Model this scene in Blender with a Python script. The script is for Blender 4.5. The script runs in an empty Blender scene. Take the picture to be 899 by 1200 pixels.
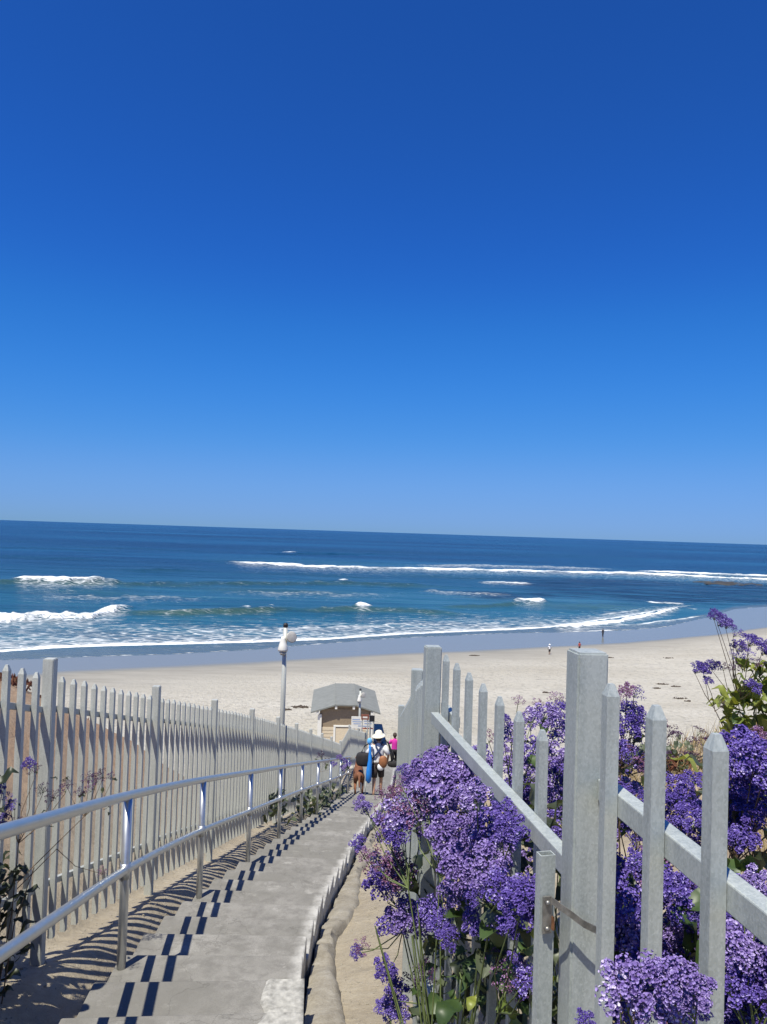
import bpy, bmesh, math, random
import numpy as np
from mathutils import Vector, Matrix, Euler
random.seed(7); rng = np.random.default_rng(7)
R = math.radians
scn = bpy.context.scene
C = scn.collection

# ------------------------------------------------------------------ camera
F = 880.0; PW, PH = 899.0, 1200.0
ROLL, PITCH = R(1.85), math.atan(23.5 / F)
fw = Vector((0, math.cos(PITCH), math.sin(PITCH)))
r0 = Vector((1, 0, 0)); u0 = Vector((0, -math.sin(PITCH), math.cos(PITCH)))
rt = r0 * math.cos(ROLL) + u0 * math.sin(ROLL)
up = u0 * math.cos(ROLL) - r0 * math.sin(ROLL)
cd = bpy.data.cameras.new('camera'); cam = bpy.data.objects.new('camera', cd); C.objects.link(cam)
cam.matrix_world = Matrix(((rt.x, up.x, -fw.x, 0), (rt.y, up.y, -fw.y, 0), (rt.z, up.z, -fw.z, 0), (0, 0, 0, 1)))
cd.sensor_fit = 'VERTICAL'; cd.sensor_height = 36; cd.sensor_width = 36; cd.lens = 36 * F / PH
cd.clip_start = 0.05; cd.clip_end = 90000
scn.camera = cam

# ------------------------------------------------------------------ light
L = Vector((.225, .39, -1)).normalized()            # direction the sunlight travels
sd = bpy.data.lights.new('sun', 'SUN'); sun = bpy.data.objects.new('sun', sd); C.objects.link(sun)
sd.energy = 5.0; sd.angle = R(.53); sd.color = (1, .96, .83)
sun.rotation_euler = L.to_track_quat('-Z', 'Y').to_euler()
W = bpy.data.worlds.new('World'); scn.world = W; W.use_nodes = True
nt = W.node_tree; bg = nt.nodes['Background']
sky = nt.nodes.new('ShaderNodeTexSky'); sky.sky_type = 'NISHITA'; sky.sun_disc = False
sky.sun_elevation = math.asin(-L.z); sky.sun_rotation = math.atan2(-L.x, -L.y)
sky.altitude = 0; sky.air_density = 1.0; sky.dust_density = .15; sky.ozone_density = 3.5
hs = nt.nodes.new('ShaderNodeHueSaturation'); hs.inputs['Saturation'].default_value = 1.1
tint = nt.nodes.new('ShaderNodeMix'); tint.data_type = 'RGBA'; tint.blend_type = 'MULTIPLY'; tint.inputs[0].default_value = 1
tint.inputs[7].default_value = (.030, .0565, .125, 1)
grade = nt.nodes.new('ShaderNodeRGBCurve'); grade.mapping.extend = 'EXTRAPOLATED'
for ch, pts in ((0, [(0, 0), (.021, .0125), (.032, .018), (.046, .031), (.08, .072), (.134, .143), (.183, .18), (.208, .195), (1, .5)]),
                (1, [(0, 0), (.081, .083), (.121, .130), (.162, .197), (.251, .29), (.354, .362), (.415, .387), (1, .62)]),
                (2, [(0, 0), (.379, .385), (.514, .55), (.634, .67), (.726, .74), (.806, .775), (.867, .80), (1, .85)])):
    cv = grade.mapping.curves[ch]
    cv.points[0].location = pts[0]; cv.points[1].location = pts[-1]
    for p_ in pts[1:-1]: cv.points.new(*p_)
grade.mapping.update()
gain = nt.nodes.new('ShaderNodeVectorMath'); gain.operation = 'SCALE'; gain.inputs['Scale'].default_value = 10
nt.links.new(sky.outputs[0], hs.inputs['Color']); nt.links.new(hs.outputs[0], tint.inputs[6]); nt.links.new(tint.outputs[2], grade.inputs['Color']); nt.links.new(grade.outputs[0], gain.inputs[0]); nt.links.new(gain.outputs[0], bg.inputs['Color'])
bg.inputs['Strength'].default_value = .079
scn.view_settings.view_transform = 'Standard'; scn.view_settings.look = 'None'
scn.view_settings.exposure = .35; scn.view_settings.gamma = 1

# ------------------------------------------------------------------ pixel helpers
def ray(u, v):
    d = rt * ((u - PW / 2) / F) - up * ((v - PH / 2) / F) + fw
    return d / d.y
def at(u, v, d): return ray(u, v) * d
def onz(u, v, z): r = ray(u, v); return r * (z / r.z)

# ------------------------------------------------------------------ mesh helpers
class MB:
    def __init__(s): s.v = []; s.f = []
    def add(s, vs, fs):
        n = len(s.v); s.v += [tuple(p) for p in vs]; s.f += [tuple(i + n for i in q) for q in fs]; return s
    def box(s, c, size, M=None):
        x, y, z = [k / 2 for k in size]
        P = [Vector((i * x, j * y, k * z)) for k in (-1, 1) for j in (-1, 1) for i in (-1, 1)]
        if M is not None: P = [M @ p for p in P]
        return s.add([p + Vector(c) for p in P], [(0, 2, 3, 1), (4, 5, 7, 6), (0, 1, 5, 4), (2, 6, 7, 3), (0, 4, 6, 2), (1, 3, 7, 5)])
    def tube(s, pts, r, n=8, caps=True):
        pts = [Vector(p) for p in pts]; m = len(pts)
        rs = r if isinstance(r, (list, tuple)) else [r] * m
        vs = []; fs = []
        for i, p in enumerate(pts):
            t = (pts[min(i + 1, m - 1)] - pts[max(i - 1, 0)]).normalized()
            a = Vector((0, 0, 1)) if abs(t.z) < .9 else Vector((1, 0, 0))
            x = t.cross(a).normalized(); y = t.cross(x)
            for k in range(n):
                th = 2 * math.pi * k / n; vs.append(p + (x * math.cos(th) + y * math.sin(th)) * rs[i])
        for i in range(m - 1):
            for k in range(n):
                a = i * n + k; b = i * n + (k + 1) % n; fs.append((a, a + n, b + n, b))
        if caps: fs.append(tuple(range(n))); fs.append(tuple(range((m - 1) * n, m * n))[::-1])
        return s.add(vs, fs)
    def loft(s, rings, n=16, caps=True):          # ring = (centre, rx, ry)
        vs = []; fs = []; m = len(rings)
        for c, rx, ry in rings:
            for k in range(n):
                th = 2 * math.pi * k / n; vs.append((c[0] + rx * math.cos(th), c[1] + ry * math.sin(th), c[2]))
        for i in range(m - 1):
            for k in range(n):
                a = i * n + k; b = i * n + (k + 1) % n; fs.append((a, b, b + n, a + n))
        if caps: fs.append(tuple(range(n))[::-1]); fs.append(tuple(range((m - 1) * n, m * n)))
        return s.add(vs, fs)
    def mesh(s, name, smooth=False):
        me = bpy.data.meshes.new(name); me.from_pydata(s.v, [], s.f); me.update()
        if smooth: me.polygons.foreach_set('use_smooth', [True] * len(me.polygons))
        return me
    def build(s, name, mat, parent=None, smooth=False, loc=None, bevel=0):
        return obj(name, s.mesh(name, smooth), mat, parent, loc, bevel)
def obj(name, me, mat=None, parent=None, loc=None, bevel=0):
    o = bpy.data.objects.new(name, me); C.objects.link(o)
    if mat is not None and me is not None and not me.materials: me.materials.append(mat)
    if parent is not None: o.parent = parent
    if loc is not None: o.location = loc
    if bevel:
        b = o.modifiers.new('bevel', 'BEVEL'); b.width = bevel; b.segments = 2; b.limit_method = 'ANGLE'
    return o
def tag(o, label=None, cat=None, group=None, kind=None):
    if label: o['label'] = label
    if cat: o['category'] = cat
    if group: o['group'] = group
    if kind: o['kind'] = kind
    return o
def thing(name, label, cat, loc=(0, 0, 0), rz=0, group=None):
    o = bpy.data.objects.new(name, None); C.objects.link(o); o.location = loc; o.rotation_euler = (0, 0, rz)
    o.empty_display_size = .1
    return tag(o, label, cat, group)
def attr(me, name, val):
    a = me.attributes.new(name, 'FLOAT', 'POINT'); a.data.foreach_set('value', np.ascontiguousarray(val, dtype=np.float32).ravel())
def grid(name, X, Y, Z, smooth=True):
    n, m = X.shape
    co = np.stack([X, Y, Z], -1).reshape(-1, 3)
    i = np.arange((n - 1) * (m - 1)); a = (i // (m - 1)) * m + i % (m - 1)
    q = np.stack([a, a + 1, a + m + 1, a + m], -1)
    me = bpy.data.meshes.new(name); me.vertices.add(len(co)); me.vertices.foreach_set('co', co.ravel())
    me.loops.add(q.size); me.polygons.add(len(q))
    me.loops.foreach_set('vertex_index', q.ravel().astype(np.int32))
    me.polygons.foreach_set('loop_start', (np.arange(len(q)) * 4).astype(np.int32))
    me.update(calc_edges=True); me.validate()
    if smooth: me.polygons.foreach_set('use_smooth', [True] * len(me.polygons))
    return me
def vnoise(x, y, seed=0):
    xi = np.floor(x).astype(np.int64); yi = np.floor(y).astype(np.int64); fx = x - xi; fy = y - yi
    def h(a, b):
        k = (a * 374761393 + b * 668265263 + seed * 1442695041) & 0x7fffffff
        k = ((k ^ (k >> 13)) * 1274126177) & 0x7fffffff
        return ((k ^ (k >> 16)) & 0xffff) / 65535.0
    sx = fx * fx * (3 - 2 * fx); sy = fy * fy * (3 - 2 * fy)
    return (h(xi, yi) * (1 - sx) + h(xi + 1, yi) * sx) * (1 - sy) + (h(xi, yi + 1) * (1 - sx) + h(xi + 1, yi + 1) * sx) * sy
def fbm(x, y, seed=0, o=4):
    t = 0; a = .5
    for k in range(o): t = t + a * vnoise(x * 2 ** k, y * 2 ** k, seed + k); a *= .5
    return t
def sstep(a, b, x): t = np.clip((x - a) / (b - a), 0, 1); return t * t * (3 - 2 * t)

# ------------------------------------------------------------------ material helpers
class Mat:
    def __init__(s, name, color=(.5, .5, .5), rough=.6, metal=0, spec=.5):
        s.m = bpy.data.materials.new(name); s.m.use_nodes = True; s.t = s.m.node_tree
        s.b = s.t.nodes['Principled BSDF']
        s.b.inputs['Base Color'].default_value = (*color, 1); s.b.inputs['Roughness'].default_value = rough
        s.b.inputs['Metallic'].default_value = metal; s.b.inputs['Specular IOR Level'].default_value = spec
    def n(s, t, **k):
        x = s.t.nodes.new('ShaderNode' + t)
        for a, b in k.items(): setattr(x, a, b)
        return x
    def l(s, a, b): s.t.links.new(a, b)
    def co(s, scale=(1, 1, 1), kind='Object'):
        c = s.n('TexCoord'); mp = s.n('Mapping'); mp.inputs['Scale'].default_value = scale
        if kind == 'World': g = s.n('NewGeometry'); s.l(g.outputs['Position'], mp.inputs['Vector'])
        else: s.l(c.outputs[kind], mp.inputs['Vector'])
        return mp.outputs[0]
    def noise(s, vec, scale=5, detail=4, rough=.55):
        x = s.n('TexNoise'); x.inputs['Scale'].default_value = scale; x.inputs['Detail'].default_value = detail
        x.inputs['Roughness'].default_value = rough
        if vec is not None: s.l(vec, x.inputs['Vector'])
        return x.outputs['Fac']
    def ramp(s, fac, stops):
        x = s.n('ValToRGB'); e = x.color_ramp.elements
        while len(e) < len(stops): e.new(.5)
        for el, (p, c) in zip(e, stops):
            el.position = p; el.color = (*c, 1) if not isinstance(c, (int, float)) else (c, c, c, 1)
        s.l(fac, x.inputs['Fac']); return x.outputs['Color']
    def mix(s, fac, a, b, mode='MIX'):
        x = s.n('Mix', data_type='RGBA', blend_type=mode)
        for sock, val in ((x.inputs[0], fac), (x.inputs[6], a), (x.inputs[7], b)):
            if isinstance(val, (int, float)): sock.default_value = val
            elif isinstance(val, tuple): sock.default_value = (*val, 1)
            else: s.l(val, sock)
        return x.outputs[2]
    def math(s, op, a, b=None, clamp=False):
        x = s.n('Math', operation=op, use_clamp=clamp)
        for k, val in enumerate((a, b)):
            if val is None: continue
            if isinstance(val, (int, float)): x.inputs[k].default_value = val
            else: s.l(val, x.inputs[k])
        return x.outputs[0]
    def at(s, name): x = s.n('Attribute', attribute_name=name); return x.outputs['Fac']
    def bump(s, h, strength=.3, dist=.02, normal=None):
        x = s.n('Bump'); x.inputs['Strength'].default_value = strength; x.inputs['Distance'].default_value = dist
        s.l(h, x.inputs['Height'])
        if normal is not None: s.l(normal, x.inputs['Normal'])
        s.l(x.outputs[0], s.b.inputs['Normal']); return x.outputs[0]
    def base(s, c): s.l(c, s.b.inputs['Base Color']); return s
    def rough(s, c): s.l(c, s.b.inputs['Roughness']); return s

M = {}
def simple(name, color, rough=.6, metal=0, var=.25, scale=8, bump=0, spec=.5):
    m = Mat(name, color, rough, metal, spec)
    f = m.noise(m.co(), scale, 5)
    lo = tuple(c * (1 - var) for c in color); hi = tuple(min(1, c * (1 + var)) for c in color)
    m.base(m.ramp(f, [(.3, lo), (.7, hi)]))
    if bump: m.bump(f, bump, .01)
    M[name] = m.m; return m.m

def galv(name, dark, light, metal, rough, spangle=90):
    m = Mat(name, light, rough, metal)
    v = m.n('TexVoronoi'); v.inputs['Scale'].default_value = spangle; m.l(m.co((1, 1, .6), 'World'), v.inputs['Vector'])
    sp = m.n('SeparateColor'); m.l(v.outputs['Color'], sp.inputs[0])
    n1 = m.noise(m.co((1, 1, .25), 'World'), 14, 5)
    n2 = m.noise(m.co((1, 1, 1), 'World'), 130, 3)
    n4 = m.noise(m.co((1, 1, .05), 'World'), 55, 4)
    f = m.math('ADD', m.math('MULTIPLY', sp.outputs[0], .2), m.math('ADD', m.math('MULTIPLY', n1, .40), m.math('MULTIPLY', n4, .45)))
    c = m.ramp(f, [(.3, dark), (.62, light)])
    spots = m.ramp(n2, [(.58, 0.0), (.68, 1.0)])
    c = m.mix(m.math('MULTIPLY', spots, .32), c, tuple(min(1, k * 1.35) for k in light))
    m.base(c); m.rough(m.ramp(f, [(.2, rough - .1), (.8, rough + .15)]))
    m.bump(n2, .12, .002); M[name] = m.m
galv('galvanised', (.29, .32, .305), (.43, .46, .44), .2, .48, 260)
galv('galvanised_old', (.355, .365, .335), (.48, .49, .455), .12, .5, 200)
m = Mat('rail_steel', (.60, .62, .63), .28, .85)
n1 = m.noise(m.co((1, 1, 1), 'World'), 9, 3)
m.base(m.ramp(n1, [(.3, (.52, .535, .54)), (.7, (.60, .61, .61))])); m.rough(m.ramp(n1, [(.2, .30), (.8, .40)])); M['rail_steel'] = m.m

m = Mat('concrete', rough=.85)
w = m.co((1, 1, 1), 'World')
n1 = m.noise(w, 1.1, 6, .62); n2 = m.noise(w, 9, 6, .65); n3 = m.noise(w, 160, 3)
c = m.ramp(n1, [(.3, (.165, .157, .141)), (.5, (.215, .205, .186)), (.7, (.275, .263, .24))])
c = m.mix(m.ramp(n2, [(.36, .8), (.56, 0.0)]), c, (.15, .142, .128))
c = m.mix(m.ramp(m.noise(w, 3.3, 7, .7), [(.58, 0.0), (.66, .5)]), c, (.40, .385, .355))
c = m.mix(m.ramp(n3, [(.34, .55), (.5, 0.0)]), c, (.12, .113, .10))
c = m.mix(m.ramp(m.noise(w, .55, 7, .7), [(.44, .45), (.56, 0.0)]), c, (.165, .158, .138))
vc = m.n('TexVoronoi', feature='DISTANCE_TO_EDGE'); vc.inputs['Scale'].default_value = .8; wvc = m.n('VectorMath', operation='ADD'); nvc = m.n('TexNoise'); nvc.inputs['Scale'].default_value = 2.5; nvc.inputs['Detail'].default_value = 6; m.l(w, nvc.inputs['Vector']); m.l(w, wvc.inputs[0]); m.l(nvc.outputs['Color'], wvc.inputs[1]); m.l(wvc.outputs[0], vc.inputs['Vector'])
c = m.mix(m.math('MULTIPLY', m.math('SUBTRACT', 1.0, m.math('MULTIPLY', vc.outputs['Distance'], 160.0, True)), .5), c, (.08, .075, .065))
edge = m.at('edge')
c = m.mix(m.math('MULTIPLY', edge, m.ramp(n2, [(.3, .1), (.6, .9)])), c, (.52, .505, .475))
m.base(c); m.bump(m.math('ADD', m.math('MULTIPLY', n3, .5), n2), .25, .008); M['concrete'] = m.m

m = Mat('gutter_concrete', rough=.95)
w = m.co((1, 1, 1), 'World'); n1 = m.noise(w, 5, 7, .7); n2 = m.noise(w, 60, 4)
m.base(m.ramp(m.math('ADD', m.math('MULTIPLY', n1, .7), m.math('MULTIPLY', n2, .3)), [(.3, (.16, .135, .10)), (.5, (.27, .24, .19)), (.68, (.38, .35, .295))]))
m.bump(m.math('ADD', n1, m.math('MULTIPLY', n2, .3)), .6, .03); M['gutter'] = m.m

m = Mat('dirt', rough=.95)
w = m.co((1, 1, 1), 'World'); n1 = m.noise(w, .9, 7, .62); n2 = m.noise(w, 14, 6, .7); n3 = m.noise(w, 90, 3)
sandy = m.ramp(m.math('ADD', m.math('MULTIPLY', n1, .5), m.math('MULTIPLY', n2, .5)), [(.3, (.22, .18, .125)), (.5, (.33, .28, .205)), (.7, (.42, .37, .285))])
red = m.ramp(m.math('ADD', m.math('MULTIPLY', n1, .6), m.math('MULTIPLY', n2, .4)), [(.3, (.26, .135, .07)), (.5, (.38, .22, .115)), (.7, (.47, .31, .185))])
c = m.mix(m.at('red'), sandy, red)
c = m.mix(m.ramp(n3, [(.25, .6), (.42, 0.0)]), c, (.14, .10, .06))
m.base(c); m.bump(m.math('ADD', n2, m.math('MULTIPLY', n3, .4)), .6, .04); M['dirt'] = m.m

m = Mat('sand', rough=.95)
w = m.co((1, 1, 1), 'World'); n1 = m.noise(m.co((.35, 1, 1), 'World'), .12, 6, .6); n2 = m.noise(w, 1.6, 5, .6); n3 = m.noise(m.co((.12, .6, 1), 'World'), 1.0, 6, .7)
dry = m.ramp(n1, [(.3, (.43, .39, .315)), (.5, (.50, .462, .385)), (.7, (.56, .522, .445))])
dry = m.mix(m.ramp(n3, [(.28, .55), (.42, 0.0)]), dry, (.36, .325, .27))
dry = m.mix(m.ramp(n2, [(.34, .7), (.48, 0.0)]), dry, (.32, .295, .245))
dry = m.mix(m.ramp(m.noise(m.co((.5, 1, 1), 'World'), .33, 6, .7), [(.34, .5), (.46, 0.0)]), dry, (.36, .335, .285))
damp = m.at('damp'); wet = m.at('wet')
c = m.mix(damp, dry, m.ramp(n3, [(.3, (.22, .205, .175)), (.7, (.31, .29, .25))]))
c = m.mix(wet, c, (.20, .20, .172))
m.base(c)
m.rough(m.math('SUBTRACT', .95, m.math('MULTIPLY', wet, .73)))
m.l(m.math('ADD', .3, m.math('MULTIPLY', wet, .12)), m.b.inputs['Specular IOR Level'])
foot = m.noise(w, 2.3, 4, .7)
m.bump(m.math('MULTIPLY', foot, m.math('SUBTRACT', 1.0, m.math('MAXIMUM', damp, wet), True)), 1.0, .45); M['sand'] = m.m

m = Mat('sea', rough=.2)
w1 = m.co((.30, 1, 1), 'World')
sh = m.at('shallow'); foamA = m.at('foam'); lace = m.at('lace'); reef = m.at('reef')
big = m.noise(m.co((.14, .6, 1), 'World'), .006, 11, .74)
streak = m.noise(m.co((.08, .7, 1), 'World'), .16, 5, .65)
fine = m.noise(m.co((.06, .5, 1), 'World'), .5, 6, .7)
bigm = m.math('ADD', m.math('MULTIPLY', big, .7), m.math('ADD', m.math('MULTIPLY', streak, .2), m.math('MULTIPLY', fine, .1)))
deep = m.ramp(bigm, [(.41, (.0006, .008, .028)), (.5, (.0015, .025, .070)), (.58, (.007, .062, .130))])
shal = m.ramp(m.math('ADD', m.math('MULTIPLY', big, .4), m.math('ADD', m.math('MULTIPLY', streak, .35), m.math('MULTIPLY', fine, .25))), [(.38, (.005, .050, .095)), (.5, (.018, .100, .158)), (.62, (.06, .165, .215))])
c = m.mix(sh, deep, shal)
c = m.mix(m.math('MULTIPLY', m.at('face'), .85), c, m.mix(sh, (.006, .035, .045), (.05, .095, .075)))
c = m.mix(m.at('thin'), c, (.095, .125, .15))
rf = m.math('MULTIPLY', m.math('MULTIPLY', reef, 1.8, True), m.ramp(m.noise(m.co((.2, .8, 1), 'World'), .22, 5, .65), [(.36, 0.0), (.50, 1.0)]))
c = m.mix(m.math('MULTIPLY', rf, .9), c, (.001, .006, .016))
nf = m.noise(m.co((.35, 1, 1), 'World'), 1.1, 7, .68)
nl = m.noise(m.co((.4, 1, 1), 'World'), .55, 8, .72)
f1 = m.math('MULTIPLY', m.math('SUBTRACT', m.math('ADD', foamA, m.math('MULTIPLY', m.math('SUBTRACT', nf, .5), 1.9)), .42), 3.5, True)
f1 = m.math('MULTIPLY', f1, m.math('MULTIPLY', foamA, 6.0, True))
vor = m.n('TexVoronoi', feature='DISTANCE_TO_EDGE'); vor.inputs['Scale'].default_value = .8
wv = m.n('VectorMath', operation='ADD'); m.l(m.co((.35, 1, 0), 'World'), wv.inputs[0])
nv = m.n('TexNoise'); nv.inputs['Scale'].default_value = .6; nv.inputs['Detail'].default_value = 5; m.l(w1, nv.inputs['Vector'])
m.l(nv.outputs['Color'], wv.inputs[1]); m.l(wv.outputs[0], vor.inputs['Vector'])
lf = m.math('SUBTRACT', 1.0, m.math('MULTIPLY', vor.outputs['Distance'], 7.0, True))
lf = m.math('MULTIPLY', lf, m.math('MULTIPLY', m.math('SUBTRACT', m.math('ADD', nl, m.math('MULTIPLY', lace, .5)), .62), 5.0, True))
lf = m.math('MULTIPLY', m.math('MAXIMUM', lf, m.math('MULTIPLY', m.math('SUBTRACT', m.math('ADD', nl, m.math('MULTIPLY', lace, .4)), .80), 6.0, True)), m.math('MULTIPLY', lace, 3.0, True))
foam = m.math('MAXIMUM', f1, m.math('MULTIPLY', lf, .85))
c = m.mix(foam, c, (.78, .80, .80)); m.base(c)
m.rough(m.math('ADD', .22, m.math('MULTIPLY', foam, .6)))
m.b.inputs['IOR'].default_value = 1.333
m.l(m.math('SUBTRACT', .15, m.math('MULTIPLY', foam, .1)), m.b.inputs['Specular IOR Level'])
b1 = m.noise(m.co((.35, 1, 1), 'World'), .09, 6, .62); b2 = m.noise(m.co((.5, 1, 1), 'World'), .9, 5, .6)
hh = m.math('ADD', m.math('MULTIPLY', b1, 3.0), m.math('ADD', m.math('MULTIPLY', b2, .45), m.math('MULTIPLY', foam, .25)))
m.bump(hh, 1.0, 1.0); M['sea'] = m.m

def leafmat(name, a, b):
    m = Mat(name, a, .45)
    g = m.n('NewGeometry'); oi = m.n('ObjectInfo')
    f = m.math('ADD', m.math('MULTIPLY', oi.outputs['Random'], .6), m.math('MULTIPLY', m.noise(m.co(), 18, 3), .4))
    m.base(m.ramp(f, [(.1, a), (.8, b)]))
    m.b.inputs['Transmission Weight'].default_value = 0
    tr = m.n('BsdfTranslucent'); tr.inputs['Color'].default_value = (b[0] * 1.6, b[1] * 1.5, b[2] * .6, 1)
    mx = m.n('MixShader'); mx.inputs[0].default_value = .25
    out = m.t.nodes['Material Output']; m.l(m.b.outputs[0], mx.inputs[1]); m.l(tr.outputs[0], mx.inputs[2]); m.l(mx.outputs[0], out.inputs[0])
    M[name] = m.m
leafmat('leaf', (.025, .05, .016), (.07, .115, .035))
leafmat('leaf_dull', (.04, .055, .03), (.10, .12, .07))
leafmat('leaf_shaded', (.012, .02, .009), (.04, .05, .024))  # darker copy of the leaf, with shade painted into its colour
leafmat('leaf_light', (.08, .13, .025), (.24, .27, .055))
simple('stem', (.10, .13, .04), .6, var=.4, scale=20)
simple('stem_brown', (.13, .085, .05), .8, var=.4, scale=20)
def petal(name, cols):
    m = Mat(name, cols[1], .7, spec=.2); g = m.n('NewGeometry'); oi = m.n('ObjectInfo')
    f = m.math('ADD', m.math('MULTIPLY', g.outputs['Random Per Island'], .75), m.math('MULTIPLY', oi.outputs['Random'], .25))
    m.base(m.ramp(f, [(0.0, cols[0]), (.42, cols[1]), (.78, cols[2]), (.95, cols[3])]))
    M[name] = m.m
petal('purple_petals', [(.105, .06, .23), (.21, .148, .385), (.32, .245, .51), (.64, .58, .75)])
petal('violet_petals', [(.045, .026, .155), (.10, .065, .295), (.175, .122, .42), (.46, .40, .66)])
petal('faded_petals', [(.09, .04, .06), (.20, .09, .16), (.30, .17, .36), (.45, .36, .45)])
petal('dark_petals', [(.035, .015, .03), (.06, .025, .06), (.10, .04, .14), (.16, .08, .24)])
petal('ice_plant_red', [(.07, .025, .02), (.13, .045, .03), (.18, .08, .045), (.10, .10, .04)])
petal('dry_grass', [(.22, .15, .06), (.34, .25, .11), (.46, .37, .19), (.22, .23, .08)])
simple('seaweed', (.07, .05, .035), .8, var=.5)
simple('rock', (.045, .04, .032), .8, var=.6, scale=.3)
simple('roof_grey', (.195, .20, .182), .8, var=.12, scale=2)
simple('brown_wall', (.26, .20, .135), .8, var=.12)
simple('tan_siding', (.62, .52, .375), .75, var=.08)
simple('white_paint', (.74, .72, .66), .5, var=.05)
simple('black_plastic', (.015, .015, .018), .5, var=.3)
simple('lamp_grey', (.42, .40, .36), .4, var=.2)
simple('skin', (.50, .29, .19), .6, var=.1)
simple('skin_tan', (.27, .13, .075), .6, var=.15)
simple('hair', (.05, .03, .02), .7)
simple('white_cloth', (.80, .80, .80), .85, var=.06)
simple('black_cloth', (.02, .018, .02), .85, var=.3)
simple('dark_shorts', (.035, .025, .025), .85, var=.3)
simple('navy_strap', (.03, .05, .12), .8, var=.3)
simple('blue_nylon', (.02, .22, .68), .5, var=.15)
simple('lightblue_nylon', (.12, .42, .80), .5, var=.15)
simple('straw', (.80, .74, .58), .85, var=.12, scale=30)
simple('brown_leather', (.30, .12, .05), .6, var=.25)
simple('magenta_cloth', (.62, .03, .33), .8, var=.15)
simple('red_cloth', (.42, .06, .05), .8, var=.15)
simple('sign_blue', (.28, .36, .55), .6, var=.1)
simple('sign_red', (.42, .06, .05), .6, var=.1)
simple('sign_brown', (.22, .08, .05), .6, var=.1)
simple('rust', (.20, .09, .04), .8, .3, var=.5, scale=40)
simple('bracket_steel', (.30, .29, .27), .4, .7, var=.4, scale=40)
simple('dog_brown', (.17, .065, .03), .8, var=.4, scale=14)
simple('dog_white', (.70, .62, .52), .8, var=.1)
simple('weathered_tan', (.38, .30, .20), .8, var=.25, scale=30)

# ------------------------------------------------------------------ path lines (plan, metres from the camera foot)
def curve(pts, lo=-3, hi=42, sm=1.4):
    p = np.array(pts); s = np.arange(lo - 4, hi + 4, .05)
    sl0 = (p[1, 1] - p[0, 1]) / (p[1, 0] - p[0, 0]); sl1 = (p[-1, 1] - p[-2, 1]) / (p[-1, 0] - p[-2, 0])
    y = np.interp(s, p[:, 0], p[:, 1])
    y = np.where(s < p[0, 0], p[0, 1] + sl0 * (s - p[0, 0]), y); y = np.where(s > p[-1, 0], p[-1, 1] + sl1 * (s - p[-1, 0]), y)
    k = np.exp(-.5 * (np.arange(-40, 41) * .05 / (sm * .5)) ** 2); k /= k.sum()
    y = np.convolve(np.pad(y, 40, mode='edge'), k, 'valid')
    return lambda d: np.interp(d, s, y)
Lx = curve([(0, -1.22), (2.95, -1.46), (5, -1.66), (7.2, -1.69), (9.2, -1.585), (11.8, -1.48), (14, -1.37), (16, -1.235), (18.1, -1.10), (20.5, -.97), (23.2, -.84), (29, -.45), (40, .45)])
WID = 1.2
FENCE_L = [(.45, -2.30), (2.86, -2.31), (5.27, -2.29), (7.69, -2.25), (9.95, -2.14), (12.35, -2.04), (14.8, -1.93), (17.2, -1.82), (19.6, -1.70), (22, -1.575), (24.4, -1.44), (26.8, -1.26), (29.1, -1.04), (31.5, -.76), (34, -.44)]
FTOP = [1.98, 1.98, 1.98, 1.98, 1.98, 1.98, 1.94, 1.89, 1.82, 1.75, 1.68, 1.58, 1.55, 1.55, 1.55]
FENCE_R = [(3.65, .26), (5.09, .262), (9.68, .31), (12.0, .42), (14.4, .56), (16.8, .70), (19.2, .84), (21.6, .98), (24.0, 1.12)]
Lfx = curve([(-3, -2.3)] + FENCE_L, sm=.6)
Rfx = curve([(-2, .98), (.8, .63), (1.81, .50)] + FENCE_R + [(40, 2.1)], sm=.3)
def line(d):
    d = np.asarray(d, float)
    z = -(1.45 + .282 * d)
    z = np.where(d > 26.8, -(1.45 + .282 * 26.8), z)
    z = np.where(d > 29.1, -(1.45 + .282 * 26.8) - .30 * (d - 29.1), z)
    return z
ZS = -20.4                                     # sea level under the eye

# ------------------------------------------------------------------ shoreline (as distance along each bearing)
def bearing(pts):
    q = [onz(u, v, ZS) for u, v in pts]; b = np.array([p.x / p.y for p in q]); d = np.array([p.y for p in q])
    return b, d
SB, SD = bearing([(0, 774), (100, 770), (200, 767), (300, 761.5), (380, 754.5), (467, 748), (600, 742), (666, 741), (730, 739), (780, 735), (833, 723), (860, 714), (899, 711)])
WB, WD = bearing([(0, 800), (77, 791), (300, 780), (467, 771), (600, 765), (733, 757), (846, 749), (899, 741)])
FB, FD = bearing([(0, 763.5), (100, 757.5), (200, 755), (300, 752.5), (380, 749.5), (467, 743.5), (600, 738), (666, 734), (733, 723), (799, 711.5), (840, 705), (899, 700)])
def shore(b): return np.interp(b, SB, SD)
def wetend(b): return np.interp(b, WB, WD)

# ------------------------------------------------------------------ beach
bs = np.linspace(-1.5, 1.5, 420)
ds_ = np.concatenate([np.linspace(18, 60, 40), np.linspace(60.5, 150, 230), np.linspace(151, 330, 90)])
Bg, Dg = np.meshgrid(bs, ds_)
XX = Bg * Dg
sh_ = shore(Bg); we = wetend(Bg)
tt = sh_ - Dg
zb = ZS + np.where(tt < 0, tt * .02, np.minimum(tt * .014, .5 + .006 * tt))
zb = np.maximum(zb, ZS - 1.2)
zb += .10 * (fbm(XX * .22, Dg * .3, 3) - .45) * sstep(0, 14, we - Dg) + .05 * (fbm(XX * .9, Dg * .9, 5) - .45) * sstep(0, 14, we - Dg)
wn = (fbm(XX * .03, Dg * .12, 9) - .47) * 9
wetA = sstep(-2.0, 3.0, Dg - we + wn * .4)
dampA = sstep(-26, 0.0, Dg - we + wn * 1.6)
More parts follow.
